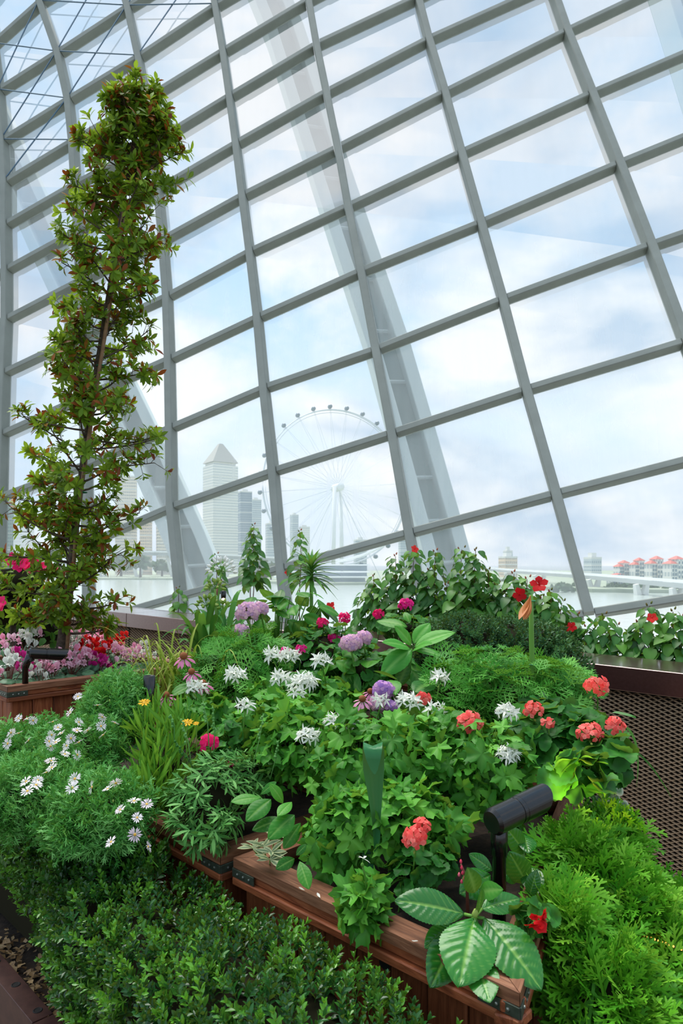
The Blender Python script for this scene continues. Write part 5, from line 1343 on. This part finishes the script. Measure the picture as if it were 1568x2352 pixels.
for k in range(34):
    a = k * 2.39996; L = rng.uniform(.30, .50); r = rng.uniform(.10, .28)
    s = mesh_of('leaf', strap(1, 0.017, L, r, L * rng.uniform(.05, .4), 10, .35, .6), ML_STRAP)
    part(th, 'leaf', s, Matrix.Translation((b.x + .05 * math.cos(a), b.y + .05 * math.sin(a), SOIL_D + .05)) @ Matrix.Rotation(a, 4, 'Z'))
for x, y, D, R_, nf in ((508, 1292, 3.1, 26, 22), (494, 1340, 3.05, 15, 14), (474, 1378, 3.0, 17, 16), (512, 1388, 3.0, 10, 8)):
    q = np.array(U(x, y, D)); hub = q - np.array([0, 0, R_ / F * D * .8]); obj('flower_stem', tube(bez((b.x, b.y, SOIL_D), (b.x + .01, b.y, hub[2] - .1), hub, 7), .0042, 6), M_STALK, th, None, True)
    hd = obj('umbel', join([tube([hub, hub + nrm(np.array([math.cos(j * 2.4) * s_, math.sin(j * 2.4) * s_, 1.15 - s_])) * R_ / F * D], .0012, 3, False) for j, s_ in ((j, .25 + 1.0 * j / nf) for j in range(nf))]), M_STALK, th, None, True)
    for j in range(nf):
        s_ = .25 + 1.0 * j / nf; d_ = nrm(np.array([math.cos(j * 2.4) * s_, math.sin(j * 2.4) * s_, 1.15 - s_])); obj('bud', BUD, MP_WHITE if R_ > 20 else M_BUD, hd, fr1(hub + d_ * R_ / F * D, d_, (0.1, 1, .1), .024), True)
b = U(408, 1590, 2.75); th = thing('arching_grass', 'clump of arching yellow-green grass beside the cyclamen planter', 'grass', (b.x, b.y, SOIL_D))
for k in range(96):
    a = math.pi * 0.95 + rng.normal() * 0.8 if k % 4 else rng.uniform(0, 6.28); L = rng.uniform(.28, .50); r = rng.uniform(.12, .30)
    s = mesh_of('blade', strap(1, 0.0048, L, r, L * rng.uniform(.2, 1.1), 9, .3, .3), ML_GRASS)
    part(th, 'blade', s, Matrix.Translation((b.x + .06 * rng.normal(), b.y + .04 * rng.normal(), SOIL_D + .02)) @ Matrix.Rotation(a - math.pi / 2, 4, 'Z'))
# coneflowers
cfp = mesh_of('coneflower', petals(13, 1.0, 0.15, -0.35, 0.25, 4, 0.65, jit=.1, seed=12, r0=.15), MP_CONE); cfc = mesh_of('seed_cone', blob(.36, .36, .34, 10, 6), M_CONE)
for lb, fl_, soil in (('pink coneflowers on stiff stems in front of the arching grass', ((422, 1510, 2.55, .042), (440, 1545, 2.5, .036), (466, 1572, 2.45, .038), (381, 1600, 2.45, .04)), SOIL_D), ('drooping coneflower beside the purple hydrangea bloom', ((832, 1608, 2.22, .034), (850, 1590, 2.3, .03)), SOIL_B)):
    q = U(*fl_[0][:3]); th = thing('coneflower_plant', lb, 'flower', (q.x, q.y + .1, soil), 'coneflowers')
    for x, y, D, s in fl_:
        p = np.array(U(x, y, D)); M = fr1(p, (1, 0, 0), (.15 * rng.normal(), -.45, 1), s); o = part(th, 'coneflower', cfp, M); part(o, 'seed_cone', cfc, M @ Matrix.Translation((0, 0, .16)))
        f_ = np.array([p[0] + .02 * rng.normal(), p[1] + .05, p[2] - .22]); obj('flower_stem', tube(bez(f_, (f_ + p) / 2 + .01, p, 5), .0025, 5), M_STALK, th, None, True)
        for k in range(5):
            t = rng.uniform(.1, .8); c = f_ * (1 - t) + p * t; a = rng.uniform(0, 6.28); part(th, 'leaf', hyd[2][1], fr1(c, (math.cos(a), math.sin(a), -.3), (0, -.5, 1), rng.uniform(.05, .08)))
# withered amaryllis
th = thing('amaryllis', 'green amaryllis stem with one withered orange bloom hanging down', 'flower', (U(1222, 0, 2.35).x, 2.35, SOIL_E - .03))
obj('stem', tube([(U(1222, 0, 2.35).x, 2.35, SOIL_E - .03), U(1222, 1560, 2.35), U(1220, 1450, 2.35), U(1219, 1366, 2.35)], [.011, .0095, .009, .007], 8), M_STALK, th, None, True)
M_WITH = leafy('withered_petal', (196, 132, 76), (222, 160, 100), (206, 120, 90), (190, 80, 70), mark_amt=.3, trans=.3)
for k in range(5):
    a = U(1218, 1368, 2.34); part(th, 'withered_petal', mesh_of('withered_petal', leaf_ovate(.13, 7, .5, .12 * (k - 2), .6), M_WITH), fr1(a, (U(1203, 1436, 2.3) - a) + Vector((.004 * (k - 2), -.004 * k, 0)), (.5 * (k - 2), -1, .2), .105 - .006 * k))
for y in (1380, 1526):
    q = U(1221, y, 2.35); obj('tie', tube([(q.x + .012 * math.cos(a), q.y + .012 * math.sin(a), q.z) for a in np.linspace(0, 6.28, 9)], .002, 4, False), M_TIE, th)
# tall folded blade
ML_BLADE = leafy('blue_green_blade', (48, 112, 66), (60, 126, 78), (72, 136, 88), (90, 150, 110), mark_amt=.3, trans=.12, rough=.3)
b = U(866, 1960, 1.60); th = thing('broad_blade_plant', 'upright broad blue-green blade with a folded-back tip amid the star geraniums', 'plant', (b.x, b.y, SOIL_B))
v, f = [], []
path = [(866, 1960, .010), (864, 1890, .014), (861, 1820, .026), (858, 1770, .036), (857, 1735, .037), (856, 1716, .033), (856, 1722, .031), (857, 1745, .024), (859, 1768, .012), (860, 1778, .003)]
for i, (x, y, h) in enumerate(path):
    h *= .68; D = 1.60 - .002 * i - (.03 if i > 5 else 0) - (.012 if i == 5 else 0); q = U(x, y, D)
    cup = .8 if i < 4 else .5 if i < 6 else .25
    for u in (-1, -.5, 0, .5, 1): v.append((q.x + h * u, q.y + cup * h * (1 - abs(u)) * (1 if i < 6 else -.3), q.z + (.012 * abs(u) if i in (4, 5) else 0)))
f = [(i * 5 + j, i * 5 + j + 1, (i + 1) * 5 + j + 1, (i + 1) * 5 + j) for i in range(len(path) - 1) for j in range(4)]
obj('blade', T(v, f), ML_BLADE, th, None, True)
obj('blade', strap(1, .014, .17, .05, .0, 8, .4, .5), ML_BLADE, th, Matrix.Translation((b.x - .02, b.y + .02, SOIL_B)), True)

# ------------------------------------------------------------------ bright conifer
E = [(1330, 1990, 1.72, 95, 85, .12), (1395, 2060, 1.68, 120, 110, .16), (1300, 2170, 1.50, 75, 130, .10), (1455, 2150, 1.62, 120, 110, .16), (1545, 2160, 1.68, 75, 110, .14), (1390, 2290, 1.42, 140, 120, .13), (1520, 2310, 1.5, 90, 110, .12), (1400, 1925, 1.85, 60, 60, .1)]
th = thing('conifer', 'bright green feathery conifer with flat sprays in front of the mesh', 'conifer', base_of(E, 0.365))
cs = [conifer_spray(s) for s in range(4)]; n = 1150; P, N = shell(E, n, lo=0.62); d = nrm(N * .9 + np.array([0, -.1, .15]) + rv(n, .45)); sz = rng.uniform(.075, .125, n)
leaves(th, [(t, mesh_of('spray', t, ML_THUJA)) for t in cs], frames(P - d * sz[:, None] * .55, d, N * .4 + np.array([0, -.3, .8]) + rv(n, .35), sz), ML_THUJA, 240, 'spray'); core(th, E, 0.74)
bx_, by_, _ = base_of(E, 0); obj('trunk', tube([(bx_, by_, .365), (bx_, by_, .8)], [.02, .015], 7), M_BARK, th, None, True)

# ------------------------------------------------------------------ small plants
E = [(1228, 2105, 1.38, 42, 45, .04)]
th = thing('begonia', 'small begonia with ruffled scarlet flowers between glossy leaves and conifer', 'flower', base_of(E, SOIL_B - .0))
P, N = shell(E, 16, lo=.5); leaves(th, ron, lay(P, N, .3, .2, .3, (.04, .055)), ML_ZONAL, 16); stalks(th, P - N * .04 - np.array([0, 0, .04]), P)
rf_ = mesh_of('flower', join([petals(6, 1, .5, .3, .3, 3, .6, jit=.2, seed=1), petals(5, .7, .5, .8, .3, 3, .6, jit=.2, seed=2, start=.5)]), MP_RED)
for x, y, s in ((1220, 2122, .014), (1240, 2128, .014), (1246, 2100, .013), (1226, 2106, .009), (1244, 2112, .011)): part(th, 'flower', rf_, fr1(U(x, y, 1.31), rv(1)[0], (.2 * rng.normal(), -1, .4), s))
th = thing('wax_begonia', 'leggy begonia stem with tiny red seed buds above the glossy leaves', 'flower', tuple(U(1075, 2060, 1.46)[:2]) + (SOIL_B,))
b = U(1075, 2070, 1.46); obj('stem', tube([(b.x, b.y, SOIL_B), U(1072, 2020, 1.46), U(1058, 1985, 1.46)], [.005, .003, .002], 6), M_REDSTEM, th, None, True)
for x, y in ((1058, 1984), (1060, 1998), (1062, 2010), (1054, 2014), (1066, 2022), (1060, 2030)): obj('bud', BUD, M_PINKBUD, th, fr1(U(x, y, 1.455), (0, 0, 1), (0, 1, 0), .010), True)
for a, e in (((1090, 2050, 1.45), (1084, 2008, 1.42)), ((1100, 2050, 1.44), (1140, 2040, 1.4)), ((1095, 2040, 1.45), (1128, 2022, 1.46))): leaf_at(th, hyd[1][1], a, e, (0, -.8, .6))
vr = leaf_ovate(.15, 6, .25, .2, .5); vrm = mesh_of('leaf', vr, ML_VARI)
th = thing('variegated_plant', 'small cream-edged variegated plant at the planter corner', 'plant', tuple(U(618, 1965, 1.80)[:2]) + (SOIL_B,))
for cx_, cy_, D in ((605, 1945, 1.70), (622, 1958, 1.68), (580, 1948, 1.70), (632, 1912, 1.74), (620, 1975, 1.67)):
    for k in range(7):
        a = k * 2.39996 + cx_; c = U(cx_, cy_, D); part(th, 'leaf', vrm, fr1(c, (math.cos(a), .5 * math.sin(a), .35 * math.sin(a * 2) + .25), (0, -.5, 1), rng.uniform(.032, .046)))
    obj('stem', tube([(U(618, 0, 1.80).x, 1.80, SOIL_B), U(cx_, cy_, D)], .0016, 5), M_STALK, th, None, True)
iv = leaf_polar(lambda t: .5 * (1 + .25 * math.cos(t) + .12 * math.cos(3 * t)), lambda t, k: .05 * k - .1 * k * k, 22, (.55, .78, 1.0), lambda t, k: 1.0 if k < .7 else .55 if k < .9 else 0, 14)
ivm = mesh_of('leaf', iv, ML_IVY)
th = thing('trailing_ivy', 'variegated ivy trailing down in front of the mesh', 'ivy', tuple(U(1385, 1790, 2.1)[:2]) + (SOIL_B,))
for path_ in (((1385, 1790), (1398, 1830), (1408, 1880), (1412, 1920), (1420, 1945)), ((1375, 1770), (1405, 1800), (1420, 1850), (1428, 1900), (1432, 1950)), ((1368, 1780), (1384, 1850), (1390, 1900))):
    ps = [np.array(U(x, y, 2.02)) for x, y in path_]; obj('runner', tube(ps, .0014, 4), M_REDSTEM, th, None, True)
    for k in range(9):
        t = (k + .5) / 9 * (len(ps) - 1); i = int(t); c = ps[i] * (1 - t + i) + ps[i + 1] * (t - i); a = k * 2.1; part(th, 'leaf', ivm, fr1(c + np.array([.008 * (-1) ** k, -.01, 0]), (.6 * (-1) ** k, -.2, -.7 + .3 * rng.normal()), (.3 * rng.normal(), -1, .35), rng.uniform(.028, .042)))
for k, (x0, y0, x1, y1, x2, y2) in enumerate(((1420, 1660, 1480, 1680, 1460, 1815), (1430, 1715, 1480, 1720, 1540, 1830), (1330, 1780, 1370, 1840, 1385, 1880), (1320, 1775, 1350, 1830, 1360, 1870), (1410, 1635, 1440, 1640, 1460, 1648))):
    ps = bez(U(x0, y0, 1.98), U(x1, y1, 1.96), U(x2, y2, 1.94), 10); h = .0035 if k < 2 else .007
    v = [tuple(p + np.array([s_ * h * (1 - (i / 9) ** 3), 0, s_ * h * .3])) for i, p in enumerate(ps) for s_ in (-1, 1)]
    obj('blade', T(v, [(2 * i, 2 * i + 1, 2 * i + 3, 2 * i + 2) for i in range(9)]), ML_STRAP, zr, None, True)

# ------------------------------------------------------------------ lamps
def warm(name, col, e):
    m = bpy.data.materials.new(name); nt, ns, ls = nodes_of(m); a = ns.new('ShaderNodeEmission'); a.inputs[0].default_value = col; a.inputs[1].default_value = e
    o = ns.new('ShaderNodeOutputMaterial'); ls.new(a.outputs[0], o.inputs[0]); return m
M_LENS = warm('lamp_lens', (1.0, 0.78, 0.3, 1), 4.0)
def spot_lamp(label, back, front, foot_z, r, post_px, energy, knuckle):
    a, b = U(*back), U(*front); d = (b - a).normalized(); L = (b - a).length
    th = thing('garden_spotlight', label, 'spotlight', (U(*post_px).x, U(*post_px).y, foot_z), 'black garden spotlights')
    M = fr1(a, d, (0, -.3, 1))
    hood = lathe([(0.0, 0.0), (r * .8, 0.0), (r, r * .25), (r, L * .42), (r * .95, L * .425), (r * .95, L * .44), (r, L * .445), (r, L * .50), (r * 1.03, L * .505), (r * 1.03, L), (r * .92, L), (r * .9, L * .62)], 48, False)
    cut_ = hood.v[:, 1] > L * .98; hood.v[cut_, 1] -= (1 - hood.v[cut_, 2] / r) * r * .55          # hood cut back underneath
    obj('housing', hood, M_LAMP, th, M)
    obj('lens', lathe([(0, L * .61), (r * .9, L * .62)], 20, False), M_LENS, th, M)
    p = U(*post_px); k = U(*knuckle)
    obj('bracket', bbox(-r * .55, r * .55, -r * .5, r * .5, -r * 1.3, r * .75, r * .15), M_LAMP, th, Matrix.Translation(k))
    obj('post', tube([(p.x, p.y, foot_z - .02), (p.x, p.y, k.z - r * 2.2), (p.x, p.y, k.z - r * 2.2), (k.x, k.y, k.z)], [r * .5, r * .5, r * .62, r * .62], 14), M_LAMP, th, None, True)
    if energy:
        ld = bpy.data.lights.new('spot_beam', 'SPOT'); ld.energy = energy; ld.spot_size = math.radians(64); ld.spot_blend = .5; ld.color = (1.0, .60, .10); ld.shadow_soft_size = .02
        lo = bpy.data.objects.new('spot_beam', ld); put(lo, th, Matrix.Translation(a + d * L * .7) @ (-d).to_track_quat('Z', 'Y').to_matrix().to_4x4())
    return th
spot_lamp('black tube spotlight tilted up under the coral geranium', (1128, 1890, 1.48), (1252, 1830, 1.575), SOIL_B, .030, (1146, 2000, 1.5), 9.0, (1146, 1892, 1.5))
spot_lamp('black tube spotlight lying level over the white cyclamen', (66, 1500, 3.02), (156, 1504, 3.10), SOIL_C, .026, (58, 1560, 3.02), .6, (70, 1502, 3.02))
th = thing('lamp_tube', 'upright black lamp tube between marguerite and coneflowers', 'lamp', (U(342, 0, 2.45).x, 2.45, SOIL_B + .0), 'black garden lights')
c = U(343, 1600, 2.45); obj('housing', lathe([(0.017, SOIL_B - c.z), (.017, -.06), (.021, -.058), (.021, .075), (.018, .075), (.017, .03)], 20, False), M_LAMP, th, Matrix.Translation(c) @ Matrix.Rotation(math.pi / 2, 4, 'X'), True)
obj('lens', lathe([(0, .03), (.0175, .031)], 16, False), M_LENS, th, Matrix.Translation(c) @ Matrix.Rotation(math.pi / 2, 4, 'X'))
th = thing('post_lamp', 'small glowing bulb lamp on a slanted brown post by the ledge', 'lamp', (U(478, 0, 4.3).x, 4.3, 0))
p = U(482, 1425, 4.3); obj('post', tube([(p.x, 4.3, 0), p, U(507, 1330, 4.3)], [.012, .012, .011], 7), M_REDSTEM, th, None, True)
obj('socket', lathe([(.014, 0), (.016, .02), (.018, .05), (.0, .055)], 12), M_LAMP, th, fr1(U(513, 1376, 4.26), (0, 0, 1), (0, 1, 0)), True)
obj('bulb', blob(.018, .018, .02, 12, 8), warm('bulb_glow', (1, .85, .6, 1), 3.0), th, Matrix.Translation(U(513, 1381, 4.25)), True)
obj('arm', tube([U(500, 1355, 4.3), U(513, 1370, 4.26)], .004, 5), M_LAMP, th)
th = thing('string_light', 'string of tiny warm lights under the conifer at the picture edge', 'string light', tuple(U(1480, 2150, 1.6)))
ps = bez(U(1440, 2135, 1.56), U(1510, 2160, 1.50), U(1600, 2195, 1.46), 20); obj('wire', tube(ps, .0015, 4), M_LAMP, th)
blb = mesh_of('bulb', blob(.0022, .0022, .0025, 6, 4), warm('tiny_glow', (1, .42, .08, 1), 2.2))
for p in ps: part(th, 'bulb', blb, Matrix.Translation(Vector(p) + Vector((0, -.004, .002))))

# ------------------------------------------------------------------ fallen petals
fp = mesh_of('fallen_petal', leaf_ovate(.22, 4, .3, -.3, .6), MP_WHITE); fr_ = mesh_of('fallen_petal', leaf_ovate(.3, 4, .3, -.3, .6), MP_RED)
for m, x, y, z, lb in ((fp, 735, 2062, ZB, 'white petal fallen on the cedar rim left of the trailing leaves'), (fp, 700, 2045, ZB, 'white petal fallen on the cedar rim under the young hydrangea'),
        (fp, 945, 2160, ZB, 'white petal fallen on the rim beside the glossy leaves'), (fr_, 882, 2112, ZB, 'crimson petal fallen on the rim by the trailing leaves'), (fr_, 474, 1938, ZB, 'red petal fallen on the rim under the lavender')):
    gx, gy = gp(x, y, z + .003); o = obj('fallen_petal', m, None, None, fr1((gx, gy, z + .003), (rng.normal(), rng.normal(), 0), (0, 0, 1), .016)); tag(o, lb, 'petal', 'fallen petals')
